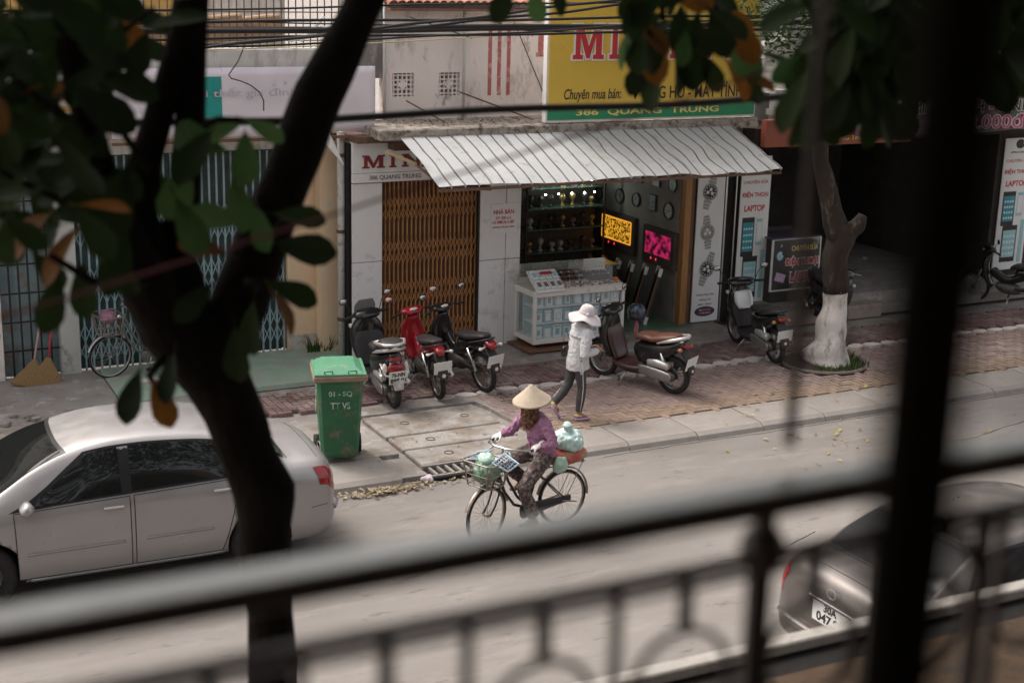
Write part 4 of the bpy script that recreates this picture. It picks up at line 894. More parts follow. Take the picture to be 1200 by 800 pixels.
# ================= scooter =================
def scooter(label,loc,rz,lean,main,inner,seat,rail,group,plate_lines,whl='alloy',wide=1.,turn=0.,big_tail=False,name='parked_scooter'):
    t=thing(name,label,'scooter',loc,0,group,rot=(lean,0,rz)); W=wide
    wheel(t,-.62,.275,.09); wheel(t,.63,.275,.085)
    b=MB(); b.sw([(.44,1.0,.09*W,.05),(.47,.92,.15*W,.085),(.49,.8,.195*W,.1),(.485,.65,.2*W,.09),(.44,.49,.175*W,.075),(.4,.36,.13*W,.05)],n=20); b.build('front_cowl',main,t,True)
    b=MB(); b.sw([(.415,.80,.13*W,.03),(.39,.72,.17*W,.035),(.36,.6,.175*W,.035),(.32,.47,.165*W,.03),(.28,.36,.155*W,.03)],n=20); b.build('leg_shield',inner,t,True)
    b=MB(); b.sw([(.34,.315,.15*W,.03),(.2,.295,.19*W,.04),(0,.29,.19*W,.045),(-.16,.3,.16*W,.04)],n=16,e=4); b.build('footboard',inner,t,True)
    b=MB(); b.sw([(.2,.255,.14*W,.03),(0,.24,.16*W,.035),(-.2,.26,.13*W,.04)],n=12,e=4); b.build('lower_trim',matb,t,True)
    b=MB(); b.sw([(-.08,.47,.09*W,.18),(-.14,.5,.13*W,.19),(-.28,.54,.155*W,.16),(-.46,.6,.15*W,.125),(-.66,.68,.12*W,.09),(-.84,.77,.07*W,.05)],n=20,e=3); b.build('rear_body',main,t,True)
    b=MB(); b.sw([(-.04,.70,.085*W,.03),(-.08,.745,.12*W,.05),(-.2,.765,.145*W,.05),(-.34,.76,.15*W,.045),(-.46,.785,.15*W,.05),(-.62,.82,.125*W,.045),(-.72,.84,.08*W,.03)],n=20,e=3); b.build('seat',seat,t,True)
    b=MB(); pts=[(-.5,s*.14*W,.76+.0) for s in (1,)]
    b.tube([(-.46,.16*W,.74),(-.66,.15*W,.81),(-.82,.1*W,.855),(-.88,0,.865),(-.82,-.1*W,.855),(-.66,-.15*W,.81),(-.46,-.16*W,.74)],[(.012,.012),(.022,.03),(.024,.03),(.024,.026),(.024,.03),(.022,.03),(.012,.012)],10); b.build('grab_rail',rail,t,True)
    # rear light, plate, guard
    b=MB(); b.sw([(-.80,.745,.085*W,.035),(-.88,.73,.06*W,.03)],n=14,e=3)
    if big_tail: b.ball((-.84,0,.6),(.05,.13,.07),16)
    b.build('tail_light',lensr,t,True)
    for s_ in (-1,1):
        b=MB(); b.ball((-.82,s_*.12*W,.70 if not big_tail else .61),(.04,.035,.03 if not big_tail else .075),10); b.build('indicator',lensc if big_tail else lenso,t,True)
        b=MB(); b.ball((.56,s_*.17*W,.86),(.05,.03,.035),10); b.build('indicator',lensc,t,True)
    if big_tail:
        b=MB(); b.tube([(-.74,.17,.66),(-.86,.15,.53),(-.9,0,.49),(-.86,-.15,.53),(-.74,-.17,.66)],[(.012,.03)]*5,8); b.build('tail_trim',silverp,t,True)
    b=MB(); b.sw([(-.78,.68,.07,.02),(-.86,.56,.075,.014),(-.92,.42,.075,.01),(-.93,.33,.06,.008)],n=12,e=4); b.build('rear_mudguard',matb if not big_tail else silverp,t,True)
    plate(t,-.93,.50,.25,.19,.3,plate_lines)
    b=MB(); b.ball((-.945,0,.385),(.012,.025,.025),8); b.build('reflector',lensc,t)
    # front mudguard, fork
    b=MB(); b.sw([(.40,.36,.05,.012),(.46,.48,.065,.014),(.58,.57,.07,.016),(.72,.55,.07,.016),(.84,.46,.06,.012),(.9,.36,.045,.01)],n=12,e=3); b.build('front_mudguard',main,t,True)
    for s_ in (-1,1):
        b=MB(); b.tube([(.53,s_*.075,.62),(.63,s_*.075,.27)],.022,8); b.build('fork_leg',alloy,t,True)
        b=MB(); b.tube([(-.5,s_*.12,.6),(-.6,s_*.12,.3)],.028,10); b.build('shock_absorber',chrome if s_>0 else enginem,t,True)
    # engine, cover, exhaust
    b=MB(); b.sw([(-.02,.33,.05,.05,.0),(-.2,.3,.09,.09,.04),(-.42,.29,.07,.085,.09),(-.62,.275,.045,.08,.11),(-.7,.275,.03,.05,.11)],n=14,e=3); b.build('engine_case',enginem,t,True)
    b=MB(); b.sw([(-.14,.31,.012,.06,.15),(-.3,.3,.02,.075,.155),(-.5,.285,.02,.08,.16),(-.66,.275,.012,.06,.16)],n=14,e=2.4); b.build('belt_cover',alloy,t,True)
    b=MB(); b.sw([(-.3,.43,.05,.055,.12),(-.45,.44,.06,.06,.12),(-.62,.42,.05,.05,.12)],n=12,e=3); b.build('air_box',silverp,t,True)
    b=MB(); b.tube([(-.1,-.1,.28),(-.25,-.14,.22),(-.38,-.17,.24)],.018,8); b.tube([(-.38,-.17,.24),(-.42,-.17,.27),(-.7,-.17,.36),(-.8,-.17,.385)],[.02,.05,.055,.035],12); b.build('exhaust',chrome,t,True)
    b=MB(); b.tube([(.08,.12,.24),(.13,.2,.13),(.14,.26,.005)],.012,6); b.build('side_stand',alloy,t,True)
    # handlebar group
    hb=bpy.data.objects.new('handlebar',None); C.objects.link(hb); hb.parent=t; hb.location=(.45,0,.98); hb.rotation_euler=(0,0,turn)
    b=MB(); b.tube([(0,-.35,.05),(.02,-.2,.06),(.03,0,.05),(.02,.2,.06),(0,.35,.05)],.012,8); b.build('bar',matb,hb,True)
    b=MB(); b.sw([(-.1,.03,.15,.035),(-.04,.06,.21,.06),(.05,.05,.19,.07),(.13,.01,.11,.05)],n=18); b.build('headlight_cowl',main,hb,True)
    b=MB(); b.ball((.1,0,.03),(.04,.1,.045),14); b.build('headlight',lensc,hb,True)
    b=MB(); b.ball((-.06,0,.085),(.03,.08,.02),12); b.build('dial_panel',lensc if big_tail else matb,hb,True)
    for s_ in (-1,1):
        b=MB(); b.tube([(0,s_*.23,.05),(-.01,s_*.37,.05)],.019,8); b.build('grip',rubber,hb,True)
        b=MB(); b.tube([(.04,s_*.2,.045),(.045,s_*.34,.03)],.007,6); b.build('brake_lever',alloy,hb,True)
        mirror(hb,s_,0,.07)
    return t
def underbone(label,loc,rz,lean,main,seat,group,plate_lines,turn=0.,tailc=lensr,name='parked_motorbike'):
    t=thing(name,label,'motorbike',loc,0,group,rot=(lean,0,rz))
    wheel(t,-.61,.29,.075); wheel(t,.62,.29,.065)
    b=MB(); b.sw([(.36,.93,.07,.04),(.43,.8,.14,.06),(.44,.66,.17,.06),(.4,.5,.17,.05),(.3,.34,.12,.035)],n=18); b.build('leg_shield',main,t,True)
    b=MB(); b.sw([(.3,.62,.04,.08),(.15,.5,.05,.08),(0,.47,.06,.07),(-.15,.53,.08,.08),(-.3,.6,.1,.08)],n=14); b.build('centre_frame_cover',main,t,True)
    b=MB(); b.sw([(-.1,.62,.08,.06),(-.3,.64,.115,.075),(-.5,.69,.11,.06),(-.72,.76,.08,.045),(-.84,.8,.05,.025)],n=16,e=3); b.build('tail_cover',main,t,True)
    b=MB(); b.sw([(.0,.69,.06,.03),(-.1,.735,.1,.045),(-.28,.75,.13,.045),(-.45,.775,.13,.045),(-.64,.82,.115,.04),(-.76,.84,.07,.025)],n=18,e=3); b.build('seat',seat,t,True)
    b=MB(); b.tube([(-.5,.13,.72),(-.74,.12,.79),(-.86,.06,.83),(-.88,0,.835),(-.86,-.06,.83),(-.74,-.12,.79),(-.5,-.13,.72)],.012,8); b.build('grab_rail',matb,t,True)
    b=MB(); b.sw([(-.8,.765,.08,.035),(-.89,.735,.065,.04),(-.9,.7,.05,.03)],n=14,e=3); b.build('tail_light',tailc,t,True)
    for s_ in (-1,1):
        b=MB(); b.tube([(-.82,s_*.06,.72),(-.84,s_*.15,.71)],.01,6); b.ball((-.84,s_*.16,.71),(.03,.035,.022),10); b.build('indicator',lensc,t,True)
    b=MB(); b.sw([(-.78,.68,.07,.02),(-.88,.58,.075,.014),(-.93,.46,.07,.01),(-.95,.37,.055,.008)],n=12,e=4); b.build('rear_mudguard',matb,t,True)
    b=MB(); b.sw([(-.4,.5,.05,.012),(-.5,.6,.06,.012),(-.65,.63,.06,.012),(-.8,.58,.055,.012)],n=10,e=3); b.build('inner_mudguard',matb,t,True)
    plate(t,-.945,.53,.25,.19,.35,plate_lines)
    b=MB(); b.ball((-.96,0,.42),(.012,.03,.03),8); b.build('reflector',lensc,t)
    b=MB(); b.sw([(.4,.42,.045,.01),(.46,.54,.055,.012),(.6,.61,.06,.014),(.74,.56,.055,.012),(.86,.46,.045,.01)],n=12,e=3); b.build('front_mudguard',main,t,True)
    for s_ in (-1,1):
        b=MB(); b.tube([(.46,s_*.075,.72),(.62,s_*.075,.29)],.018,8); b.build('fork_leg',alloy,t,True)
        b=MB(); b.tube([(-.42,s_*.12,.62),(-.6,s_*.11,.32)],.024,10); b.build('shock_absorber',chrome,t,True)
        b=MB(); b.tube([(-.05,s_*.06,.32),(-.61,s_*.09,.29)],[(.012,.022),(.01,.018)],8); b.build('swingarm',enginem,t,True)
        b=MB(); b.tube([(-.02,s_*.08,.25),(-.02,s_*.27,.24)],.016,8); b.build('footrest',rubber,t,True)
    b=MB(); b.sw([(.22,.37,.06,.05),(.12,.33,.085,.09),(-.02,.31,.1,.1),(-.14,.31,.08,.09),(-.2,.31,.05,.05)],n=14,e=3); b.build('engine_case',enginem,t,True)
    b=MB(); b.tube([(.14,-.1,.3),(.05,-.13,.19),(-.2,-.14,.2),(-.36,-.14,.25)],.016,8); b.tube([(-.36,-.14,.25),(-.42,-.14,.27),(-.75,-.15,.36),(-.84,-.15,.385)],[.018,.04,.046,.03],12); b.build('exhaust',chrome,t,True)
    b=MB(); b.tube([(-.03,.12,.22),(.0,.2,.12),(0,.27,.005)],.012,6); b.build('side_stand',alloy,t,True)
    b=MB(); b.sw([(-.1,.34,.012,.02,.08),(-.35,.33,.014,.035,.085),(-.6,.33,.012,.03,.09)],n=8,e=3); b.build('chain_cover',matb,t,True)
    hb=bpy.data.objects.new('handlebar',None); C.objects.link(hb); hb.parent=t; hb.location=(.38,0,.96); hb.rotation_euler=(0,0,turn)
    b=MB(); b.tube([(-.06,-.34,.04),(0,-.18,.05),(.02,0,.04),(0,.18,.05),(-.06,.34,.04)],.012,8); b.build('bar',matb,hb,True)
    b=MB(); b.sw([(-.07,.02,.1,.03),(-.02,.05,.18,.045),(.05,.04,.15,.055),(.12,.0,.07,.04)],n=18); b.build('headlight_cowl',main,hb,True)
    b=MB(); b.ball((.1,0,.02),(.045,.085,.045),14); b.build('headlight',lensc,hb,True)
    b=MB(); b.ball((-.055,0,.075),(.035,.07,.022),12); b.build('dial_panel',lensc,hb,True)
    for s_ in (-1,1):
        b=MB(); b.tube([(-.04,s_*.24,.045),(-.07,s_*.37,.04)],.018,8); b.build('grip',rubber,hb,True)
        b=MB(); b.tube([(.02,s_*.2,.04),(-.01,s_*.34,.02)],.006,6); b.build('brake_lever',alloy,hb,True)
        mirror(hb,s_,-.02,.06,col=main if main is redp else matb)
    return t
def place(rear,front_dir): 
    d=Vector((front_dir[0],front_dir[1],0)).normalized(); p=Vector((rear[0],rear[1],Z+.002))+d*.62; return tuple(p),atan2(d.y,d.x)
GB='motorbikes parked in front of the brown accordion gate'
l,a=place((7.09,17.0),(.1,1)); s1=scooter('black scooter with silver tail trim and plate 885.01, leftmost at the gate',l,a,-.07,blackp,matb,seatb,silverp,GB,(('76-NN',.24,.34,.72),('885.01',-.22,.36,.86)),wide=1.2,turn=.35,big_tail=True)
b=MB(); b.sw([(.56,1.0,.14,.01),(.5,1.14,.15,.008),(.43,1.24,.1,.006)],n=18,e=3); b.build('windscreen',M('smoked screen',(.05,.05,.05),.08,bump=0,alpha=.55,coat=.5),s1,True)
b=MB(); b.sw([(-.5,.9,.12,.03),(-.68,.93,.15,.03),(-.86,.9,.1,.02)],n=14,e=3); b.build('carrier_pad',seatb,s1,True)
b=MB(); b.tube([(-.48,.17,.88),(-.66,.19,.92),(-.86,.13,.93),(-.93,0,.93),(-.86,-.13,.93),(-.66,-.19,.92),(-.48,-.17,.88),(-.42,0,.88),(-.48,.17,.88)],[(.022,.022)]*9,8); b.build('rear_carrier',silverp,s1,True)
l,a=place((7.8,17.12),(.12,1)); underbone('red and black motorbike, middle one of the three at the gate',l,a,-.1,redp,seatb,GB,(),turn=.3)
l,a=place((8.52,17.17),(-.12,1)); underbone('black motorbike with gold trim on its cowl, rightmost of the three at the gate',l,a,-.1,blackp,seatb,GB,(('',0,.1,.1),)[:0],turn=.2)
# pale front trim on it is part of the cowl highlights
l,a=place((10.92,16.12),(-.45,1.17)); s4=scooter('black scooter with a brown seat and brown leg shield, parked before the display case',l,a,-.09,blackp,brownp,seatbr,silverp,None,(('',0,.1,.1),)[:0],turn=.15)
hp=thing('helmet','dark blue open helmet with a pink ribbon hanging from the brown-seated scooter','helmet',tuple(Vector(s4.location)+Vector((.32,.62,.86))))
hm=M('dark blue helmet shell',(.025,.035,.06),.15,bump=0,coat=.5)
b=MB(); b.lathe([(.0,.15),(.06,.14),(.11,.1),(.135,.04),(.135,-.03),(.12,-.08),(.11,-.085),(.12,-.03),(.12,.03)],20); b.build('shell',hm,hp,True)
b=MB(); b.ball((-.08,-.06,-.02),(.08,.1,.05),12); b.build('visor',matb,hp,True)
b=MB(); b.sw([(0,-.08,.02,.01),(.01,-.16,.04,.012),(0,-.25,.05,.014),(.0,-.3,.04,.01)],n=10,e=3); b.build('pink_ribbon',M('pink cloth',(.6,.2,.26),.8),hp,True)
l,a=place((13.22,16.85),(.16,1.1)); s5=scooter('black scooter with silver knee panels, parked before the phone banner',l,a,-.09,blackp,matb,seatb,matb,None,(('',0,.1,.1),)[:0],turn=-.25)
b=MB(); b.sw([(.40,.9,.14,.02),(.36,.76,.16,.02),(.3,.64,.12,.02)],n=14,e=3); b.build('silver_panel',silverp,s5,True)
l,a=place((19.9,17.9),(-.75,1)); underbone('black motorbike at the far right edge, before the white repair banner',l,a,-.1,blackp,seatb,'motorbikes parked before the dark shop',(),turn=.4)
l,a=place((15.5,18.9),(-.35,-1)); scooter('dark scooter half hidden behind the white-painted tree trunk',l,a,-.1,blackp,matb,seatb,matb,'motorbikes parked before the dark shop',(),turn=.3)
# ================= cars =================
def interp(T,x):
    if x<=T[0][0]: return T[0][1]
    if x>=T[-1][0]: return T[-1][1]
    for i in range(len(T)-1):
        if T[i][0]<=x<=T[i+1][0]:
            p1,p2=T[i],T[i+1]; p0=T[max(i-1,0)]; p3=T[min(i+2,len(T)-1)]; h=p2[0]-p1[0]; t=(x-p1[0])/h
            m1=(p2[1]-p0[1])/(p2[0]-p0[0])*h; m2=(p3[1]-p1[1])/(p3[0]-p1[0])*h; s=(p2[1]-p1[1])
            if m1*s<=0: m1=0
            if m2*s<=0: m2=0
            m1=max(-3*abs(s),min(3*abs(s),m1)); m2=max(-3*abs(s),min(3*abs(s),m2))
            return (2*t**3-3*t*t+1)*p1[1]+(t**3-2*t*t+t)*m1+(-2*t**3+3*t*t)*p2[1]+(t**3-t*t)*m2
T_zc=[(-2.27,.86),(-2.22,.98),(-2.1,1.05),(-1.9,1.08),(-1.66,1.09),(-1.35,1.24),(-.98,1.385),(-.7,1.44),(-.2,1.475),(.15,1.465),(.5,1.4),(.85,1.25),(1.25,1.02),(1.5,.98),(1.85,.89),(2.08,.77),(2.2,.6)]
T_zs=[(-2.27,.8),(-2.1,.95),(-1.7,.99),(-1,.975),(0,.94),(1,.90),(1.35,.88),(1.8,.78),(2.08,.66),(2.2,.52)]
T_ys=[(-2.27,.52),(-2.2,.63),(-2.0,.72),(-1.7,.76),(-1,.80),(0,.82),(1,.81),(1.5,.77),(1.9,.66),(2.12,.5),(2.2,.4)]
T_ym=[(-2.27,.56),(-2.22,.70),(-2.1,.78),(-1.8,.84),(-1,.85),(1,.85),(1.6,.845),(1.95,.76),(2.12,.62),(2.2,.46)]
T_ye=[(-2.27,.42),(-2,.56),(-1.66,.62),(-1.4,.62),(-1.0,.585),(-.2,.58),(.5,.575),(.9,.63),(1.3,.69),(1.8,.52),(2.2,.3)]
T_dz=[(-2.27,.03),(-1.8,.03),(-1.6,.02),(-1.2,.035),(-.9,.05),(.4,.05),(.9,.03),(1.25,.02),(1.8,.03),(2.2,.02)]
T_z0=[(-2.27,.45),(-2.15,.3),(-1.9,.24),(1.8,.2),(2.08,.22),(2.2,.3)]
def csec(x):
    zc,zs,ys,ym,ye,z0=(interp(T,x) for T in (T_zc,T_zs,T_ys,T_ym,T_ye,T_z0)); ze=max(zc-interp(T_dz,x),zs+.015)
    if ye>ys-.03: ye=ys-.03
    lo=min(.42,(z0+zs)/2)
    K=[(0,z0),(ym*.8,z0),(ym*.955,z0+.03),(ym*.995,max(lo,z0+.06)),(ym,max(.62*zs/.94,z0+.1)),(ys+(ym-ys)*.75,zs-.1*zs),(ys,zs),((ys+ye)/2+.012,(zs+ze)/2+.01),(ye,ze),(ye*.62,ze+(zc-ze)*.72),(0,zc)]
    return K
def cpt(x,s,off=0.):
    sg=-1 if s>10 else 1
    if s>10: s=20-s
    K=csec(x); i=min(int(s),9); t=s-i; p0,p1,p2,p3=K[max(i-1,0)],K[i],K[i+1],K[min(i+2,10)]
    if i==9: p3=(-K[9][0],K[9][1])
    f=lambda a,b,c,d:.5*((2*b)+(c-a)*t+(2*a-5*b+4*c-d)*t*t+(3*b-a-3*c+d)*t**3)
    tens=.55
    y,z=(f(*q)*tens+(q[1]*(1-t)+q[2]*t)*(1-tens) for q in zip(p0,p1,p2,p3))
    if off:
        e=.01; y2,z2=(q1*(1-min(1,t+e))+q2*min(1,t+e) for q1,q2 in zip(p1,p2)); dy,dz=p2[0]-p1[0],p2[1]-p1[1]; l=hypot(dy,dz) or 1
        y+=dz/l*off; z+=-dy/l*off
    return Vector((x,sg*max(y,0) if sg<0 else max(y,0),z))
def cpatch(mb,c,nu=10,nv=5,off=.004,bow=0.,m=0,both=True,th=.0,rear=0.):
    """bilinear patch between four (x,s) corners; bow bends x by the distance to the centreline"""
    vs=[]
    for j in range(nv+1):
        for i in range(nu+1):
            u,v=i/nu,j/nv; x=(c[0][0]*(1-u)+c[1][0]*u)*(1-v)+(c[3][0]*(1-u)+c[2][0]*u)*v; s=(c[0][1]*(1-u)+c[1][1]*u)*(1-v)+(c[3][1]*(1-u)+c[2][1]*u)*v
            if bow: x+=bow*(1-((s-10)/2.2)**2)*1.0
            vs.append(cpt(x,s,off if s<=10 else off))
    fs=[(j*(nu+1)+i,j*(nu+1)+i+1,(j+1)*(nu+1)+i+1,(j+1)*(nu+1)+i) for j in range(nv) for i in range(nu)]
    mb.add(vs,fs,m)
tint=M('tinted car glass',(.01,.011,.011),.03,var=.1,bump=0,spec=.6)
linem=M('dark shut line',(.01,.01,.01),.7,bump=0)
trimb=M('black window trim',(.015,.015,.015),.35,bump=0)
def car(name,label,loc,rz,paint,platel,group=None):
    t=thing(name,label,'car',loc,rz,group)
    xs=[-2.27+i*(4.47)/96 for i in range(97)]; ss=[k*.25 for k in range(81)]
    b=MB(); vs=[cpt(x,s) for x in xs for s in ss[:-1]]; n=80
    b.add(vs,[(i*n+k,i*n+(k+1)%n,(i+1)*n+(k+1)%n,(i+1)*n+k) for i in range(96) for k in range(n)]+[tuple(range(n))[::-1],tuple(96*n+k for k in range(n))])
    body=b.build('body',[paint,matb],t,True); auto(body,50)
    cut=MB()
    for x in (-1.3,1.3):
        for sg in (-1,1): cut.lathe([(0,.52),(.365,.52),(.365,1.0),(0,1.0)],28,Matrix.Translation((x,0,.315))@Matrix.Rotation(sg*pi/2,4,'X'),m=0)
    cu=cut.build('arch_cutter',[matb]); auto(cu,30); bo=body.modifiers.new('arches','BOOLEAN'); bo.object=cu; bo.operation='DIFFERENCE'; bo.solver='EXACT'
    cu.parent=t
    bpy.context.view_layer.update(); dg=bpy.context.evaluated_depsgraph_get(); nm=bpy.data.meshes.new_from_object(body.evaluated_get(dg)); body.modifiers.clear(); body.data=nm; bpy.data.objects.remove(cu)
    # glass
    b=MB(); cpatch(b,[(.52,8.1),(1.23,8.0),(1.23,12.0),(.52,11.9)],12,16,bow=.07); b.build('windscreen',tint,t,True)
    b=MB(); cpatch(b,[(-1.6,8.0),(-.98,8.15),(-.98,11.85),(-1.6,12.0)],12,16,bow=-.05); b.build('rear_window',tint,t,True)
    b=MB(); cpatch(b,[(-1.64,7.95),(-.93,8.1),(-.93,11.9),(-1.64,12.05)],12,16,off=.002,bow=-.05); b.build('rear_window_seal',trimb,t,True)
    b=MB(); cpatch(b,[(.48,8.05),(1.27,7.95),(1.27,12.05),(.48,11.95)],12,16,off=.002,bow=.07); b.build('windscreen_seal',trimb,t,True)
    for sd in (0,1):
        S=(lambda s:s) if not sd else (lambda s:20-s)
        P=lambda c:[(x,S(s)) for x,s in c]
        for nm_,c in (('window_surround',[(-1.42,6.12),(1.06,6.12),(.36,7.85),(-.98,7.85)]),):
            b=MB(); cpatch(b,P(c),24,4,off=.0015); b.build(nm_,trimb,t,True)
        for nm_,c in (('window',[(.05,6.22),(.93,6.22),(.33,7.74),(.05,7.76)]),('window',[(-.98,6.22),(-.05,6.22),(-.05,7.76),(-.86,7.74)]),('quarter_window',[(-1.34,6.3),(-1.03,6.24),(-.92,7.7),(-1.0,7.7)])):
            b=MB(); cpatch(b,P(c),12,4,off=.005); b.build(nm_,tint,t,True)
        # doors
        for c,hx in (([(-.02,2.2),(1.0,2.2),(1.02,6.04),(-.02,6.04)],.13),([(-.88,2.2),(-.06,2.2),(-.06,6.04),(-1.12,6.04)],-.9)):
            b=MB(); cpatch(b,P(c),14,12,off=.0035); d=b.build('door',paint,t,True)
            b=MB(); loop=[]
            for k in range(4):
                p,q=c[k],c[(k+1)%4]
                for i in range(10): loop.append(cpt(p[0]+(q[0]-p[0])*i/10,S(p[1]+(q[1]-p[1])*i/10),.003))
            b.tube(loop+[loop[0]],.0045,5,caps=False); b.build('shut_line',linem,d)
            h0=cpt(hx,S(5.15),.022); b=MB(); b.box(h0,(.19,.03,.03),bev=.01); b.build('door_handle',paint,d)
            b=MB(); b.tube([cpt(max(c[0][0]+.06,-.8)+i*.08,S(3.5),.006) for i in range(int((c[1][0]-max(c[0][0]+.06,-.8)-.04)/.08)+1)],[(.016,.009)]*(int((c[1][0]-max(c[0][0]+.06,-.8)-.04)/.08)+1),8); b.build('side_moulding',paint,d,True)
        q=cpt(.92,S(6.1)); sgn=1 if q.y>0 else -1
        b=MB(); b.tube([(q.x,q.y+sgn*.02,q.z+.05),(q.x-.01,q.y+sgn*.06,q.z+.055),(q.x-.01,q.y+sgn*.15,q.z+.06),(q.x+.01,q.y+sgn*.21,q.z+.055)],[(.03,.03),(.055,.06),(.055,.062),(.03,.035)],14,e=3); b.tube([(q.x,q.y-sgn*.01,q.z),(q.x,q.y+sgn*.06,q.z+.01)],.025,6); b.build('wing_mirror',paint,t,True)
        b=MB(); cpatch(b,P([(-2.235,4.7),(-2.02,4.7),(-1.95,5.95),(-2.2,6.2)]),8,6,off=.006); b.build('tail_light',lensr,t,True)
        b=MB(); cpatch(b,P([(1.78,5.0),(2.12,4.8),(2.1,5.9),(1.62,6.2)]),8,6,off=.006); b.build('headlight',lensc,t,True)
        b=MB(); b.tube([cpt(-2.2+.1*i,S(3.9-.05*i),.002) for i in range(4)],.003,4); b.build('bumper_seam',linem,t)
        b=MB(); b.tube([cpt(x_,S(2.05),.004) for x_ in [-.9+.2*i for i in range(10)]],[(.03,.01)]*10,6); b.build('sill_trim',paint,t,True)
        for x in (-1.3,1.3):
            wt=wheel(t,x,.31,.2,'none',alloy,y=sgn*.73)
            wm=MB()
            for i in range(5):
                aa=i*2*pi/5
                for da in(-.2,.2): wm.tube([(.03*cos(aa),sgn*.08,.03*sin(aa)),(.145*cos(aa+da),sgn*.085,.145*sin(aa+da))],[(.02,.01)]*2,6)
            wm.lathe([(0,.085),(.05,.085),(.05,.05)],12,Matrix.Rotation(-sgn*pi/2,4,'X')); wm.lathe([(0,.02),(.15,.02)],20,Matrix.Rotation(-sgn*pi/2,4,'X'),m=1); wm.build('hub',[alloy,matb],wt,True)
    # boot seams, plate, chrome bar, bumper lip
    b=MB(); b.tube([cpt(-1.68,8+i*.4,.002) for i in range(11)],.004,4); b.tube([cpt(-2.05-.02*abs(5-i)*0,7.6+i*.48,.002) for i in range(11)],.002,4); b.build('boot_seam',linem,t)
    F=frame((-2.283,0,.74),(0,-1,0),(0,0,1))
    b=MB(); b.box((0,0,-.003),(.44,.2,.01),bev=.003); b.xf(F); p=b.build('number_plate',platem,t)
    if platel:
        text(platel[0],blk,F@Matrix.Translation((0,.048,.003)),.16,.07,p,.03); text(platel[1],blk,F@Matrix.Translation((0,-.042,.003)),.33,.085,p,.03)
    b=MB(); b.box((-2.28,0,.83),(.02,.56,.03),bev=.006); b.build('chrome_bar',chrome,t)
    b=MB(); b.lathe([(.035,0),(.045,0),(.045,.008),(.035,.008),(.035,0)],16,F@Matrix.Translation((0,.2,.0))@Matrix.Diagonal((1.3,1,1,1))); b.build('boot_badge',chrome,t)
    b=MB(); b.tube([(-2.2,.68,.52),(-2.29,.5,.52),(-2.31,0,.52),(-2.29,-.5,.52),(-2.2,-.68,.52)],[(.03,.06)]*5,8,lat=(0,0,1)); b.build('bumper_bar',paint,t,True)
    b=MB(); b.tube([cpt(.42-.28*i,10,.0)+Vector((0,-.0,.012)) for i in range(1)]+[cpt(-.8,10)+Vector((0,0,.015))],.006,5); 
    return t
paint1=M('champagne silver paint',(.335,.322,.316),.36,metal=.45,var=.03,scale=1.5,bump=.004,coat=.5)
paint2=M('silver beige paint',(.13,.115,.105),.36,metal=.45,var=.03,scale=1.5,bump=.004,coat=.5)
c1=car('parked_sedan','champagne silver sedan parked at the far kerb beside the green bin',(2.74,13.74,0),radians(180-2.5),paint1,None)
c2=car('parked_sedan','silver sedan with plate 047.86 at the near kerb, seen through the railing',(9.33,8.5,0),radians(.5),paint2,('30A','047.86'))
def _ch(o):
    for c in o.children: yield c; yield from _ch(c)
done=set()
for o in list(_ch(c1)):
    if o.type=='MESH' and o.data.name not in done and not(o.parent and o.parent.name.startswith('wheel')):
        done.add(o.data.name)
        for v in o.data.vertices:
            if v.co.x<-1.0: v.co.x=-1.0+(v.co.x+1.0)*.86
    if o.name.startswith('wheel') and o.location.x<-1: o.location.x=-1.258
for o in _ch(c2):
    if o.type=='MESH' and o.data.name not in done and not(o.parent and o.parent.name.startswith('wheel')):
        done.add(o.data.name)
        for v in o.data.vertices:
            if v.co.x<-1.0: v.co.x=-1.0+(v.co.x+1.0)*.72
tint2=M('deep tinted car glass',(.008,.008,.008),.12,var=.1,bump=0,spec=.15)
for o in _ch(c2):
    if o.type=='MESH' and o.name.split('.')[0] in ('rear_window','window','windscreen','quarter_window'): o.data.materials[0]=tint2
# ================= wheelie bin =================
bt=thing('wheelie_bin','green wheelie bin with a brown-edged closed lid and faded white stencils on the pavement','bin',(5.72,15.4,.1),radians(-16))
bt.scale=(1.14,1.14,1.16)
grb=M('green bin plastic',(.03,.13,.06),.55,var=.12,scale=4,bump=.1,dirt=[((.13,.14,.09),.35,3.),((.2,.14,.09),.22,6.)]); grl2=M('pale green bin lid',(.09,.27,.155),.45,var=.08,scale=4,bump=.08,dirt=((.3,.33,.25),.2,5.)); brn=M('brown grimy bin rim',(.25,.17,.12),.8,var=.25,scale=9,bump=.2)
b=MB(); vs=[]
for z,hx,hy,y0 in ((0.06,.17,.18,.02),(.1,.19,.2,.02),(.5,.215,.235,.01),(.9,.235,.27,0)):
    for (u,v) in ((-1,-.8),(-.85,-1),(.85,-1),(1,-.8),(1,.8),(.85,1),(-.85,1),(-1,.8)): vs.append((u*hx,v*hy+y0,z))
b.add(vs,[(i*8+k,i*8+(k+1)%8,(i+1)*8+(k+1)%8,(i+1)*8+k) for i in range(3) for k in range(8)]+[tuple(range(8))[::-1],tuple(range(24,32))]); b.build('body',grb,bt)
b=MB(); b.box((0,0,.925),(.55,.62,.06),bev=.012); b.build('rim',brn,bt)
b=MB(); b.box((0,0,.965),(.53,.6,.025),bev=.01); b.add([(-.24,-.27,.975),(.24,-.27,.975),(.24,.27,.975),(-.24,.27,.975),(-.16,-.19,1.02),(.16,-.19,1.02),(.16,.2,1.03),(-.16,.2,1.03)],[(4,5,6,7),(0,1,5,4),(1,2,6,5),(2,3,7,6),(3,0,4,7)]); b.build('lid',grl2,bt)
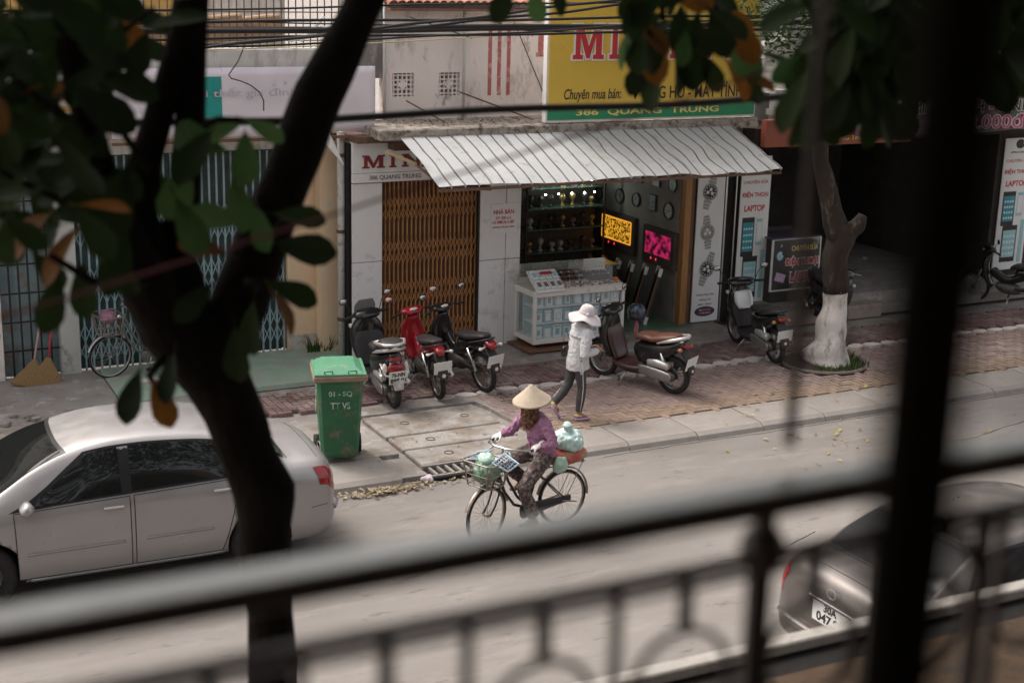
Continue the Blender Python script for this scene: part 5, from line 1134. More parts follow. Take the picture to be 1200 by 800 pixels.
for sx in (-1,1):
    b=MB(); b.tube([(sx*.16,-.26,.98),(sx*.16,-.3,1.01),(sx*.08,-.3,1.01),(sx*.08,-.26,.98)],.008,6); b.build('lid_handle',grl2,bt,True)
    b=MB(); b.lathe([(0,-.025),(.1,-.025),(.1,.025),(0,.025)],16,Matrix.Translation((sx*.22,.2,.1))@Matrix.Rotation(pi/2,4,'Y')); b.build('wheel',rubber,bt,True)
b=MB(); b.tube([(-.2,.3,.9),(-.2,.36,.96),(.2,.36,.96),(.2,.3,.9)],.015,8); b.build('push_handle',grb,bt,True)
stm=M('faded stencil paint',(.45,.55,.47),.7,var=.2,scale=20,bump=0,dirt=((.05,.22,.1),.5,14.))
text('01 - SQ',stm,frame((.0,-.262,.76),(1,0,0),(0,0.05,1)),.24,.06,bt,.02); text('TT VS',stm,frame((.0,-.257,.64),(1,0,0),(0,.05,1)),.2,.07,bt,.02)
text('MT ĐT',stm,frame((-.232,.0,.66),(0,-1,0),(0.02,0,1))@Matrix.Rotation(pi/2,4,'Z'),.3,.1,bt,.03)
# ================= people =================
skin=M('tanned skin',(.3,.17,.11),.55,var=.08,scale=9,bump=.08)
skin.node_tree.nodes['Principled BSDF'].inputs['Subsurface Weight'].default_value=.08
def hand(mb,w,d,n,side,curl=.5,s=1.):
    """w wrist, d along the palm, n palm normal (towards the thing held), side +1 when the thumb leaves along d x n"""
    w=Vector(w); d=Vector(d).normalized(); n=Vector(n); n=(n-d*n.dot(d)).normalized(); l=d.cross(n)*side
    mb.tube([w-d*.02*s,w+d*.02*s,w+d*.055*s,w+d*.085*s],[(.026*s,.018*s),(.034*s,.017*s),(.04*s,.016*s),(.036*s,.013*s)],10,lat=l)
    for k,(u,L) in enumerate(((.029,.07),(.01,.08),(-.01,.074),(-.029,.058))):
        p=w+d*.08*s+l*u*s; pts=[p-d*.015*s]; a=.15
        for j in range(3):
            a+=curl*(.75 if j==0 else .95)+.04*k; p=p+(d*cos(a)+n*sin(a))*L*s*(.42,.33,.25)[j]; pts.append(p)
        mb.tube(pts,[.0095*s,.009*s,.0082*s,.0068*s],8); mb.ball(pts[-1],.0068*s,6)
    p=w+d*.03*s+l*.03*s; q=p+(d*.5+l*.65+n*.35).normalized()*.035*s; r_=q+(d*.75+l*.1+n*.65).normalized()*.03*s
    mb.tube([w+d*.015*s+l*.01*s,p,q,r_],[.014*s,.0125*s,.0105*s,.0085*s],8); mb.ball(r_,.0085*s,6)
def body_mesh(J,hr=1.,hands=None,hs=.95):
    V=lambda k:Vector(J[k]); b=MB()
    b.tube([V('pelvis')-Vector((0,0,.06)),V('pelvis'),(V('pelvis')+V('chest'))/2,V('chest'),V('neck')-Vector((0,0,.03))],[(.14,.1),(.155,.11),(.125,.095),(.155,.105),(.07,.06)],16,lat=J['lat'])
    b.tube([V('neck')-Vector((0,0,.05)),V('neck'),V('head')-Vector((0,0,.06))],[.055,.05,.048],12)
    h=V('head'); F=Vector(J['face']).normalized(); U=Vector(J['up']).normalized(); L=U.cross(F)
    b.ball(h+U*.025,(.082*hr,.082*hr,.1*hr),16); b.tube([h-F*.02+U*.0,h+F*.03-U*.05,h+F*.05-U*.1],[(.07,.075),(.058,.05),(.03,.028)],12,lat=L)
    b.tube([h+F*.075+U*.03,h+F*.1-U*.02,h+F*.085-U*.03],[.008,.015,.01],8); b.tube([h+F*.07-L*.03+U*.03,h+F*.08+U*.038,h+F*.07+L*.03+U*.03],.009,6)
    for s_ in(-1,1): b.ball(h+L*s_*.083,(.014,.014,.03),8)
    for c_ in ('l','r'):
        b.tube([V('chest')+Vector((0,0,.08)),V('sh'+c_),(V('sh'+c_)*.5+V('el'+c_)*.5),V('el'+c_),(V('el'+c_)*.6+V('wr'+c_)*.4),V('wr'+c_)],[.06,.052,.042,.036,.036,.024],10)
        b.tube([V('pelvis')+Vector((0,0,.02)),V('hip'+c_),(V('hip'+c_)+V('kn'+c_))/2,V('kn'+c_),V('kn'+c_)*.65+V('an'+c_)*.35,V('an'+c_)],[.09,.085,.068,.052,.052,.034],12)
        b.tube([V('an'+c_),V('an'+c_)-Vector((0,0,.03)),V('an'+c_)*.4+V('to'+c_)*.6,V('to'+c_)],[.036,.036,.03,.02],8)
    for (w,d,n,s_,cu) in hands or (): hand(b,w,d,n,s_,cu,hs)
    return b
def eyes(J,t):
    h=Vector(J['head']); F=Vector(J['face']).normalized(); U=Vector(J['up']).normalized(); L=U.cross(F)
    for s_ in(-1,1):
        b=MB(); b.ball(h+F*.076+L*s_*.03+U*.015,.012,8); e=b.build('eye',M('eye white',(.5,.48,.45),.2,bump=0) if 'eye white' not in bpy.data.materials else bpy.data.materials['eye white'],t,True)
        b=MB(); b.ball(h+F*.0835+L*s_*.03+U*.015,.006,8); b.build('iris',matb,e,True)
    b=MB(); b.tube([h+F*.085-U*.06-L*.022,h+F*.093-U*.058,h+F*.085-U*.06+L*.022],[.003,.006,.003],6); b.build('mouth',M('lip',(.3,.1,.08),.5,bump=0) if 'lip' not in bpy.data.materials else bpy.data.materials['lip'],t,True)
hairm=M('black hair',(.015,.012,.011),.5,var=.3,bump=.5,bscale=120)
# ---- walking woman ----
WL=G(679,490,.1)
wm_=thing('person','woman in white floppy hat, white jacket and dark leggings walking past the display case','person',(WL.x-.05,WL.y,.1),radians(-4))
J=dict(pelvis=(-.02,0,.83),chest=(.03,0,1.1),neck=(.06,0,1.24),head=(.1,0,1.36),lat=(0,1,0),face=(1,0,-.45),up=(.45,0,1),
 shl=(.04,.155,1.2),shr=(.04,-.155,1.2),ell=(.0,.21,.93),elr=(-.03,-.22,.93),wrl=(.22,.1,.93),wrr=(.21,-.11,.93),
 hipl=(-.02,.08,.8),hipr=(-.02,-.08,.8),knr=(.03,-.075,.44),anr=(.0,-.07,.09),tor=(.13,-.075,.03),knl=(-.09,.08,.46),anl=(-.28,.085,.19),tol=(-.22,.085,.09))
bm_=body_mesh(J,1.,[(J['wrl'],(.7,-.5,.3),(.2,-.3,-.8),1,.6),(J['wrr'],(.7,.5,.3),(.2,.3,-.8),-1,.6)])
smoothmod(bm_.build('body',skin,wm_,True),.007,4); eyes(J,wm_)
wj=M('white quilted cloth',(.56,.55,.56),.85,var=.05,scale=14,bump=.5,bscale=60)
b=MB(); b.tube([(-.0,0,.69),(-.01,0,.78),(.0,0,.92),(.03,0,1.06),(.05,0,1.17),(.06,0,1.25)],[(.17,.15),(.165,.145),(.15,.13),(.17,.135),(.15,.11),(.06,.055)],20,lat=(0,1,0))
for c_,sg in (('l',1),('r',-1)):
    q=[Vector(J[k+c_]) for k in('sh','el','wr')]; b.tube([q[0]+Vector((0,-sg*.05,.0)),q[0],(q[0]+q[1])/2,q[1],(q[1]+q[2])/2,q[2]],[.07,.075,.068,.062,.056,.045],12)
smoothmod(b.build('jacket',wj,wm_,True),.007,5,.016,.035)
b=MB(); b.tube([(.045,0,1.12),(.05,0,1.2),(.07,0,1.29)],[(.2,.165),(.165,.135),(.085,.08)],20,lat=(0,1,0)); smoothmod(b.build('cape_collar',wj,wm_,True),.008,4,.015,.05)
b=MB(); b.tube([(.01,-.1,.62),(.0,-.12,.72),(.0,-.12,.8)],[(.05,.03),(.06,.04),(.05,.04)],10); b.build('jacket_tail',wj,wm_,True)
lg=M('dark grey leggings',(.055,.052,.055),.8,var=.15,scale=12,bump=.2)
b=MB(); b.tube([(-.02,0,.86),(-.02,0,.8),(-.02,0,.74)],[(.1,.08),(.12,.09),(.13,.1)],16,lat=(0,1,0))
for c_ in 'lr':
    q=[Vector(J[k+c_]) for k in('hip','kn','an')]; b.tube([q[0]+Vector((0,0,.04)),q[0],(q[0]+q[1])/2,q[1],q[1]*.6+q[2]*.4,q[2]+Vector((0,0,.03))],[.07,.075,.074,.06,.06,.043],12)
smoothmod(b.build('leggings',lg,wm_,True),.008,4,.008,.06)
b=MB(); b.tube([(-.02,-.175,.78),(.0,-.155,.62),(.02,-.137,.45),(.01,-.133,.3),(.0,-.115,.13)],[(.007,.004)]*5,6); b.build('leg_stripe',white,wm_,True)
b=MB(); b.tube([(.06,.15,.6),(-.06,.15,.5),(-.16,.145,.4),(-.28,.135,.28)],[(.007,.004)]*4,6); b.build('leg_stripe',white,wm_,True)
for a_,t_,m_,hd in ((J['anr'],J['tor'],M('lilac shoe',(.5,.3,.5),.6),1),(J['anl'],J['tol'],bpy.data.materials.get('lilac shoe'),0)):
    m_=bpy.data.materials['lilac shoe']; A=Vector(a_); T=Vector(t_)
    d=(T-A); d=Vector((d.x,0,d.z if hd==0 else 0)).normalized()
    b=MB(); base=Vector((A.x,A.y,.02)) if hd else A-Vector((0,0,.05)); b.tube([base-d*.05,base,base+d*.08,base+d*.16],[(.03,.016),(.038,.022),(.042,.02),(.028,.012)],12,lat=(0,1,0)); s_=b.build('shoe',m_,wm_,True)
    b=MB(); b.tube([base-d*.055+Vector((0,0,.05)),base+Vector((0,0,.05)),base+d*.04+Vector((0,0,.035))],[(.035,.02),(.04,.024),(.035,.014)],10,lat=(0,1,0)); b.build('sock',M('yellow sock',(.6,.5,.22),.8) if 'yellow sock' not in bpy.data.materials else bpy.data.materials['yellow sock'],wm_,True)
hatm=M('white hat cloth',(.6,.565,.56),.9,var=.04,scale=14,bump=.4,bscale=50)
Hm=Matrix.Translation((.085,0,1.375))@Matrix.Rotation(radians(12),4,'Y')@Matrix.Rotation(radians(8),4,'X')
b=MB(); n=36; rings=[(.001,.155),(.05,.15),(.08,.125),(.093,.08),(.098,.035),(.12,.02),(.16,-.005),(.2,-.035),(.215,-.05)]
vs=[]
for (r_,h_) in rings:
    for k in range(n):
        a=2*pi*k/n; wv=max(0,r_-.1)*(.22*sin(3*a+1)+.14*sin(5*a)); vs.append(Hm@Vector((r_*cos(a)*1.05,r_*sin(a),h_+wv)))
b.add(vs,[(i*n+k,i*n+(k+1)%n,(i+1)*n+(k+1)%n,(i+1)*n+k) for i in range(len(rings)-1) for k in range(n)]); o=b.build('hat',hatm,wm_,True); sm2=o.modifiers.new('t','SOLIDIFY'); sm2.thickness=.005; sm2.offset=1
b=MB(); b.lathe([(.1,.03),(.104,.035),(.101,.06),(.096,.065)],28,Hm); b.build('hat_band',M('pale pink ribbon',(.65,.5,.5),.6),wm_,True)
b=MB(); b.ball((Hm@Vector((-.03,-.1,.05))),(.03,.02,.025),8); b.build('hat_flower',hatm,wm_,True)
b=MB(); b.tube([(.07,0,1.34),(.03,0,1.26),(-.03,0,1.16)],[(.06,.04),(.05,.03),(.03,.015)],12,lat=(0,1,0)); b.build('hair',hairm,wm_,True)
b=MB(); b.box((0,0,0),(.16,.07,.14),bev=.02); b.tube([(-.07,0,.06),(-.03,.02,.3),(.07,0,.06)],.006,6); bg_=b.build('handbag',blackp,None,True); bg_.location=Vector(wm_.location)+Vector((-.1,.12,.9)); tag(bg_,'small black handbag at the left side of the walking woman in white','handbag')
# ---- bicycle with rider ----
framem=M('black enamel frame',(.03,.028,.028),.35,var=.2,bump=.03,dirt=((.15,.08,.05),.15,14.))
rustyrim=M('worn steel rim',(.28,.24,.21),.4,metal=.6,var=.25,scale=20,bump=.05)
def basket(par,cx,zt,m,nx_=7,w=.19,l=.15,h=.26):
    bk=bpy.data.objects.new('basket',None); C.objects.link(bk); bk.parent=par; bk.location=(cx,0,zt-h)
    def rg(z,k): return [(l*k*c,w*k*s,z) for c,s in ((1,.8),(.8,1),(-.8,1),(-1,.8),(-1,-.8),(-.8,-1),(.8,-1),(1,-.8),(1,.8))]
    for z,k,r_ in ((0,.78,.006),(h*.5,.9,.004),(h,1.0,.009)):
        b=MB(); b.tube(rg(z,k),r_,6,caps=False); b.build('hoop',m,bk,True)
    b=MB()
    for i in range(8):
        for j in range(3):
            p=Vector(rg(0,.78)[i]).lerp(Vector(rg(0,.78)[i+1]),j/3); q=Vector(rg(h,1)[i]).lerp(Vector(rg(h,1)[i+1]),j/3); b.tube([p,q],.003 if j else .007,5)
    for j in range(7): b.tube([(-l*.75+j*l*.25,-w*.74,0),(-l*.75+j*l*.25,w*.74,0)],.0025,4)
    b.build('wires',m,bk,kind='stuff'); return bk
def bicycle(label,loc,rz,turn,fm,rimm,roll=0.,with_basket=True):
    t=thing('bicycle',label,'bicycle',loc,rz,rot=(roll,0,rz)); r=.31; HA=.33
    wheel(t,-.5,r,.035,'spoke',rimm)
    fx=HA+(.5-HA)*cos(turn); fy=(.5-HA)*sin(turn); wf=wheel(t,fx,r,.035,'spoke',rimm,y=fy); wf.rotation_euler=(0,0,turn)
    Tm=Matrix.Translation((HA,0,0))@Matrix.Rotation(turn,4,'Z')@Matrix.Translation((-HA,0,0))
    b=MB(); b.tube([(.28,0,.84),(.2,0,.62),(.08,0,.42),(-.05,0,.3)],.016,8); b.tube([(.31,0,.7),(.24,0,.5),(.12,0,.34),(-.05,0,.27)],.016,8)
    b.tube([(-.05,0,.27),(-.19,0,.72)],.015,8); b.tube([(.275,0,.9),(.34,0,.64)],.02,8)
    for s_ in(-1,1): b.tube([(-.05,s_*.03,.27),(-.3,s_*.055,.29),(-.5,s_*.06,.31)],.009,6); b.tube([(-.5,s_*.06,.31),(-.17,s_*.03,.64)],.008,6)
    b.build('frame',fm,t,True)
    b=MB()
    for s_ in(-1,1): b.tube([(.335,s_*.045,.64),(.37,s_*.05,.5),(.42,s_*.05,.4),(.5,s_*.05,.31)],.011,6)
    b.tube([(.335,-.05,.64),(.335,.05,.64)],.014,6); b.xf(Tm); b.build('fork',fm,t,True)
    b=MB(); A=Matrix.Translation((.5,0,.31))@Matrix.Rotation(pi/2,4,'X')
    for a0,a1,M0,nm in ((radians(20),radians(170),Tm@A,'mudguard'),(radians(15),radians(185),Matrix.Translation((-.5,0,.31))@Matrix.Rotation(pi/2,4,'X'),'mudguard')):
        b=MB(); b.lathe([(.333,-.026),(.343,-.012),(.345,.0),(.343,.012),(.333,.026)],20,M0,a0=a0,a1=a1); b.build(nm,rimm,t,True)
    b=MB(); b.tube([(.265,0,.9),(.25,0,.98),(.28,0,1.0)],.012,8); pts=[(.05,.27,.97),(.14,.26,.985),(.25,.2,1.0),(.3,.08,1.0),(.3,-.08,1.0),(.25,-.2,1.0),(.14,-.26,.985),(.05,-.27,.97)]
    b.tube(pts,.011,8); b.xf(Tm); b.build('handlebar',chrome,t,True)
    for s_ in (-1,1):
        b=MB(); b.tube([(.02,s_*.272,.965),(.12,s_*.262,.982)],.016,8); b.xf(Tm); b.build('grip',rubber,t,True)
        b=MB(); b.tube([(.13,s_*.25,.96),(.06,s_*.265,.935)],.005,5); b.xf(Tm); b.build('brake_lever',chrome,t,True)
    b=MB(); b.tube([(-.19,0,.72),(-.2,0,.78)],.013,8); b.sw([(-.36,.8,.05,.02),(-.3,.815,.09,.03),(-.2,.81,.07,.025),(-.06,.8,.025,.018)],n=14,e=2.5); b.build('saddle',seatb,t,True)
    b=MB(); b.lathe([(.075,-.003),(.09,-.003),(.09,.003),(.075,.003),(.075,-.003)],24,Matrix.Translation((-.05,.05,.27))@Matrix.Rotation(pi/2,4,'X')); b.lathe([(0,0),(.03,0)],10,Matrix.Translation((-.05,.05,.27))@Matrix.Rotation(pi/2,4,'X')); 
    b.tube([(-.05,.05,.27),(-.05,-.05,.27)],.02,8); b.build('chainring',rimm,t,True)
    b=MB(); b.sw([(.04,.27,.01,.09,.055),(-.1,.28,.01,.075,.055),(-.4,.3,.01,.045,.055),(-.56,.31,.01,.04,.055)],n=10,e=2.5); b.build('chain_guard',fm,t,True)
    for s_,an in ((1,-1.35),(-1,1.8)):
        px_,pz_=-.05+.165*cos(an),.27+.165*sin(an); b=MB(); b.tube([(-.05,s_*.07,.27),(px_,s_*.085,pz_)],.009,6); b.build('crank_arm',rimm,t,True); b=MB(); b.box((px_,s_*.135,pz_),(.09,.08,.022),bev=.005); b.build('pedal',rubber,t)
    b=MB()
    for s_ in(-1,1): b.tube([(-.24,s_*.06,.70),(-.75,s_*.06,.70)],.006,5); b.tube([(-.72,s_*.06,.7),(-.5,s_*.065,.31)],.005,5)
    for i in range(5): b.tube([(-.3-.1*i,-.06,.7),(-.3-.1*i,.06,.7)],.005,5)
    b.build('rear_rack',rimm,t,True)
    b=MB(); b.tube([(-.45,.07,.3),(-.38,.14,.1),(-.36,.16,.02)],.008,6) if roll else b.tube([(-.45,.07,.3),(-.62,.1,.27)],.008,6); b.build('kick_stand',rimm,t,True)
    b=MB(); b.ball((-.755,0,.685),(.012,.03,.03),8); b.build('reflector',lensr,t,True)
    b=MB(); b.ball((.36,.0,.86),(.04,.04,.04),10); b.xf(Tm); b.build('bell_lamp',chrome,t,True)
    if with_basket:
        bk=basket(t,.52,.93,rustyrim,w=.2,l=.17,h=.26); bk.matrix_local=Tm@Matrix.Translation((.52,0,.66))
    return t,Tm
F_,Rr=G(568,634,0),G(655,614,0); d=(F_-Rr); ctr=(F_+Rr)/2; hd=atan2(d.y,d.x)
TURN=.3
bk1,Tm=bicycle('old black step-through bicycle with front basket, ridden by the person in the conical hat',(ctr.x,ctr.y,.002),hd,TURN,framem,rustyrim)
for s_ in(-1,1):
    b=MB(); bl=M('pale blue plastic',(.36,.45,.52),.45,bump=0) if 'pale blue plastic' not in bpy.data.materials else bpy.data.materials['pale blue plastic']
    c0=Vector((.36,s_*.17,.93))
    for i in range(6): b.tube([c0+Vector((-.02,s_*(-.08+.035*i),.03-.012*i)),c0+Vector((.16-.01*i,s_*(-.06+.035*i),-.01-.012*i))],.005,4)
    for i in range(5): b.tube([c0+Vector((.0+.035*i,-s_*.085,.03-.01*i)),c0+Vector((.0+.035*i,s_*.1,-.03-.01*i))],.005,4)
    b.tube([c0+Vector(v) for v in ((-.03,-s_*.09,.035),(-.03,s_*.11,-.035),(.15,s_*.11,-.07),(.17,-s_*.08,-.02),(-.03,-s_*.09,.035))],.009,6); b.tube([c0+Vector((-.03,0,0)),(.28,s_*.1,.99)],.01,6)
    b.xf(Tm); b.build('blue_guard',bl,bk1,True)
Mb=bk1.matrix_world if False else Matrix.Translation(bk1.location)@Matrix.Rotation(hd,4,'Z')
def bag(name,label,cat,p,r,m,disp=.06,ds=.08,extra=None):
    b=MB(); b.ball((0,0,0),r,20)
    if extra: b.tube(extra,[.03,.05,.02][:len(extra)],8)
    o=b.build(name,m,None,True); o.location=Mb@Vector(p); o.rotation_euler=(0,0,hd); smoothmod(o,.012,2,disp,ds); tag(o,label,cat); return o
bag1=M('pale green plastic bag',(.36,.52,.42),.35,var=.12,scale=9,bump=.35,bscale=30); bag2=M('mint translucent bag',(.5,.66,.62),.3,var=.1,scale=8,bump=.35,bscale=25); bag3=M('dark green bag',(.13,.22,.15),.35,var=.25,scale=8,bump=.4,bscale=25)
tp_=Tm@Vector((.52,0,.8))
bag('plastic_bag','green plastic bag of vegetables filling the bicycle front basket','bag',tp_,(.14,.15,.13),bag3)
bag('plastic_bag','pale green plastic bag on top in the front basket','bag',Tm@Vector((.5,-.02,.92)),(.1,.11,.06),bag1)
bag('plastic_bag','large mint plastic bag tied on top behind the rider','bag',(-.56,-.02,.93),(.19,.17,.13),bag2,.08,.09,[(0,0,.08),(.03,.02,.17),(.02,.0,.22)])
bag('cargo_sack','red and green printed sack lying on the rear rack','sack',(-.52,.02,.78),(.27,.13,.1),M('red green sack',(.42,.1,.08),.7,var=.2,scale=6,bump=.3,dirt=((.25,.33,.17),.5,3.5)),.04)
bag('plastic_bag','small green bag hanging beside the rider left thigh','bag',(-.36,.14,.74),(.1,.06,.09),bag1,.04)
# rider
rd=thing('person','cyclist in a conical hat, scarf, purple jacket and patterned trousers riding left','person',bk1.location,hd)
gl,gr2=Tm@Vector((.07,.268,.975)),Tm@Vector((.07,-.268,.975))
J=dict(pelvis=(-.22,0,.88),chest=(-.17,0,1.15),neck=(-.12,0,1.30),head=(-.07,0,1.42),lat=(0,1,0),face=(1,.12,-.15),up=(.12,0,1),
 shl=(-.13,.17,1.25),shr=(-.13,-.17,1.25),ell=(-.17,.29,1.03),elr=(.0,-.27,1.06),wrl=tuple(gl+Vector((-.08,-.005,.045))),wrr=tuple(gr2+Vector((-.08,.0,.045))),
 hipl=(-.2,.09,.85),hipr=(-.2,-.09,.85),knl=(.1,.14,.56),anl=(-.04,.14,.21),tol=(.08,.14,.14),knr=(.18,-.13,.8),anr=(-.09,-.13,.52),tor=(.04,-.13,.47))
b=body_mesh(J,1.,[(J['wrl'],(.85,.02,-.25),(.1,0,-1),-1,.85),(J['wrr'],(.85,0,-.25),(.1,0,-1),1,.85)],.78)
smoothmod(b.build('body',skin,rd,True),.007,4); eyes(J,rd)
jk=M('mauve knit jacket',(.31,.15,.24),.85,var=.1,scale=12,bump=.4,bscale=50)
b=MB(); b.tube([(-.22,0,.84),(-.22,0,.92),(-.2,0,1.02),(-.17,0,1.14),(-.14,0,1.24),(-.12,0,1.31)],[(.165,.13),(.17,.135),(.155,.125),(.175,.13),(.15,.1),(.06,.06)],20,lat=(0,1,0))
for c_,sg in (('l',1),('r',-1)):
    q=[Vector(J[k+c_]) for k in('sh','el','wr')]; b.tube([q[0]+Vector((0,-sg*.05,.01)),q[0],(q[0]+q[1])/2,q[1],(q[1]+q[2])/2,q[2]-Vector((.02,0,0))],[.065,.066,.058,.052,.047,.038],12)
smoothmod(b.build('jacket',jk,rd,True),.008,4,.04,.05)
b=MB(); b.tube([(-.035,0,1.25),(-.055,0,1.1),(-.075,0,.9)],[(.004,.004)]*3,6); b.build('zip',M('dark zip',(.1,.04,.08),.6,bump=0),rd,True)
ptm=M('patterned trouser cloth',(.05,.045,.045),.85,var=.3,scale=10,bump=.3,dirt=[((.3,.24,.2),.45,26.),((.25,.06,.07),.28,31.)])
b=MB(); b.tube([(-.22,0,.93),(-.22,0,.87),(-.2,0,.81)],[(.155,.13),(.165,.135),(.15,.12)],16,lat=(0,1,0))
for c_ in 'lr':
    q=[Vector(J[k+c_]) for k in('hip','kn','an')]; b.tube([q[0]+Vector((-.02,0,.02)),q[0],(q[0]+q[1])/2,q[1],(q[1]+q[2])/2,q[2]+Vector((0,0,.03))],[.095,.1,.09,.078,.075,.07],12)
smoothmod(b.build('trousers',ptm,rd,True),.009,4,.022,.06)
shm=M('brown shoe leather',(.1,.06,.05),.6,var=.15)
for c_ in 'lr':
    A=Vector(J['an'+c_]); T=Vector(J['to'+c_]); d_=(T-A); d_.z=0; d_.normalize(); s0=A-Vector((0,0,.06)); b=MB(); b.tube([s0-d_*.05,s0,s0+d_*.09,s0+d_*.17],[(.03,.025),(.038,.032),(.042,.024),(.026,.014)],12,lat=(0,1,0)); b.build('shoe',shm,rd,True)
glm=M('white cotton glove',(.68,.67,.64),.9,var=.05,bump=.3)
for c_,sg in(('l',-1),('r',1)):
    b=MB(); w_=Vector(J['wr'+c_]); b.tube([w_-Vector((.05,0,-.01)),w_],[.04,.036],10); hand(b,w_,(.85,0,-.25),(.1,0,-1),sg,.85,1.12); smoothmod(b.build('glove',glm,rd,True),.006,3)
# scarf and hat
scm=M('brown spotted scarf',(.05,.03,.02),.85,var=.3,scale=20,bump=.3,dirt=[((.3,.13,.04),.5,28.),((.5,.3,.12),.2,36.)])
b=MB(); h=Vector(J['head']); b.tube([h+Vector((.01,0,.02)),h+Vector((.02,0,-.06)),h+Vector((.02,0,-.13)),h+Vector((.04,0,-.2)),h+Vector((.06,0,-.27))],[(.092,.1),(.092,.098),(.1,.1),(.085,.07),(.03,.03)],18,lat=(0,1,0)); smoothmod(b.build('scarf',scm,rd,True),.008,3,.018,.05)
hm2=M('woven palm leaf hat',(.42,.35,.265),.75,var=.08,scale=14,bump=.4,bscale=80)
Hm=Matrix.Translation((-.075,0,1.455))@Matrix.Rotation(radians(9),4,'Y')@Matrix.Rotation(radians(-4),4,'X')
b=MB(); rg_=[]; 
for k in range(15): r_=.205*k/14; rg_.append((max(r_,.001)+(.0016 if k%2 else 0),.185*(1-k/14)**1.05))
b.lathe(rg_,40,Hm); o=b.build('conical_hat',hm2,rd,True); sm3=o.modifiers.new('t','SOLIDIFY'); sm3.thickness=.004
b=MB(); b.lathe([(.205,.002),(.209,.0),(.205,-.003)],40,Hm); b.build('hat_rim',M('hat rim cane',(.4,.3,.18),.7),rd,True)
# ---- parked bicycle ----
bp=G(121,440,.17); bk2,_=bicycle('old bicycle with a front basket parked in front of the pale blue accordion gate','%s'and(bp.x+.58,bp.y-.12,.17),radians(180-4),.25,M('dull grey enamel',(.13,.13,.12),.4,var=.2,bump=.03),M('old chrome rim',(.4,.38,.36),.3,metal=.7,var=.2,bump=.03),roll=-.08)
Mb2=Matrix.Translation(bk2.location)@Matrix.Rotation(radians(176),4,'Z')
b=MB(); b.ball((0,0,0),(.12,.13,.09),14); o=b.build('plastic_bag',M('purple pink bag',(.3,.14,.2),.5,var=.3,scale=6,bump=.4),None,True); o.location=Mb2@Vector((.5,.0,.85)); tag(o,'purple and pink bag in the basket of the parked bicycle','bag'); smoothmod(o,.012,1,.04,.07)
# ================= street tree =================
bark=M('brown bark',(.035,.025,.019),.95,var=.35,scale=9,bump=.9,bscale=24,stretch=(1,1,.3),dirt=((.14,.12,.09),.2,5.))
barkw=M('limewashed bark',(.6,.56,.52),.9,var=.08,scale=6,bump=.8,bscale=22,stretch=(1,1,.4),dirt=[((.14,.1,.07),.42,4.),((.3,.25,.2),.3,9.)])
T0=Vector((14.02,16.62,.1))
st_=thing('street_tree','street tree with white-painted lower trunk in a round pit before the dark shop','tree',T0)
def tpt(px,py,Y=16.62): return FY(px,py,Y)-T0
zw=tpt(980,335).z
def knob(mb,pts,rs,n=14,am=.12,seed=0,m=0):
    P=[];Q=[]
    for i in range(len(pts)-1):
        for j in range(4):
            t=j/4; P.append(Vector(pts[i]).lerp(Vector(pts[i+1]),t)); Q.append(rs[i]*(1-t)+rs[i+1]*t)
    P.append(Vector(pts[-1])); Q.append(rs[-1]); s0=len(mb.v); mb.tube(P,Q,n)
    for i in range(s0,len(mb.v)):
        v=Vector(mb.v[i]); k=(i-s0)//n
        if k<len(P):
            d=v-P[k]; f=1+am*noise.noise(v*4+Vector((seed,0,0)))*2; 
            if d.length<1: mb.v[i]=tuple(P[k]+d*f)
c_=[Vector((-.02,0,-.03)),Vector((-.0,0,.12)),Vector((.03,0,.35)),Vector((.05,0,.7)),tpt(981,340)]
b=MB(); knob(b,c_,[.40,.33,.25,.2,.185],am=.16,seed=3); b.build('painted_trunk',barkw,st_,True)
b=MB(); knob(b,[tpt(981,341),tpt(980,300),tpt(988,262)],[.184,.2,.23],am=.14,seed=5)
knob(b,[tpt(985,285),tpt(972,235),tpt(962,190),tpt(958,100),tpt(962,0),tpt(950,-120)],[.2,.15,.12,.11,.1,.07],am=.12,seed=6)
knob(b,[tpt(990,278),tpt(1003,266,16.5),tpt(1011,252,16.45)],[.19,.13,.06],am=.2,seed=7)
b.build('trunk',bark,st_,True)
def leafmat(name,c1,c2,tr=.35,rough=.6,isl=False):
    m=bpy.data.materials.new(name); m.use_nodes=True; n=m.node_tree.nodes; L=m.node_tree.links; b=n['Principled BSDF']; out=n['Material Output']
    g=n.new('ShaderNodeNewGeometry').outputs['Random Per Island'] if isl else n.new('ShaderNodeObjectInfo').outputs['Random']
    tc=n.new('ShaderNodeTexCoord'); nz=n.new('ShaderNodeTexNoise'); nz.inputs['Scale'].default_value=9; L.new(tc.outputs['Object'],nz.inputs['Vector'])
    ad=n.new('ShaderNodeMath'); ad.operation='ADD'; L.new(g,ad.inputs[0]); mu=n.new('ShaderNodeMath'); mu.operation='MULTIPLY_ADD'; mu.inputs[1].default_value=.5; mu.inputs[2].default_value=-.25; L.new(nz.outputs[0],mu.inputs[0]); L.new(mu.outputs[0],ad.inputs[1])
    x=n.new('ShaderNodeMix'); x.data_type='RGBA'; x.inputs[6].default_value=(*c1,1); x.inputs[7].default_value=(*c2,1); L.new(ad.outputs[0],x.inputs[0]); L.new(x.outputs[2],b.inputs['Base Color']); b.inputs['Roughness'].default_value=rough; b.inputs['Specular IOR Level'].default_value=.12
    t=n.new('ShaderNodeBsdfTranslucent'); L.new(x.outputs[2],t.inputs[0]); ms=n.new('ShaderNodeMixShader'); ms.inputs[0].default_value=tr; L.new(b.outputs[0],ms.inputs[1]); L.new(t.outputs[0],ms.inputs[2]); L.new(ms.outputs[0],out.inputs[0]); return m
lf_s=leafmat('street tree leaf',(.018,.035,.012),(.045,.075,.025),.3,isl=True)
b=MB(); rr_=random.Random(5)
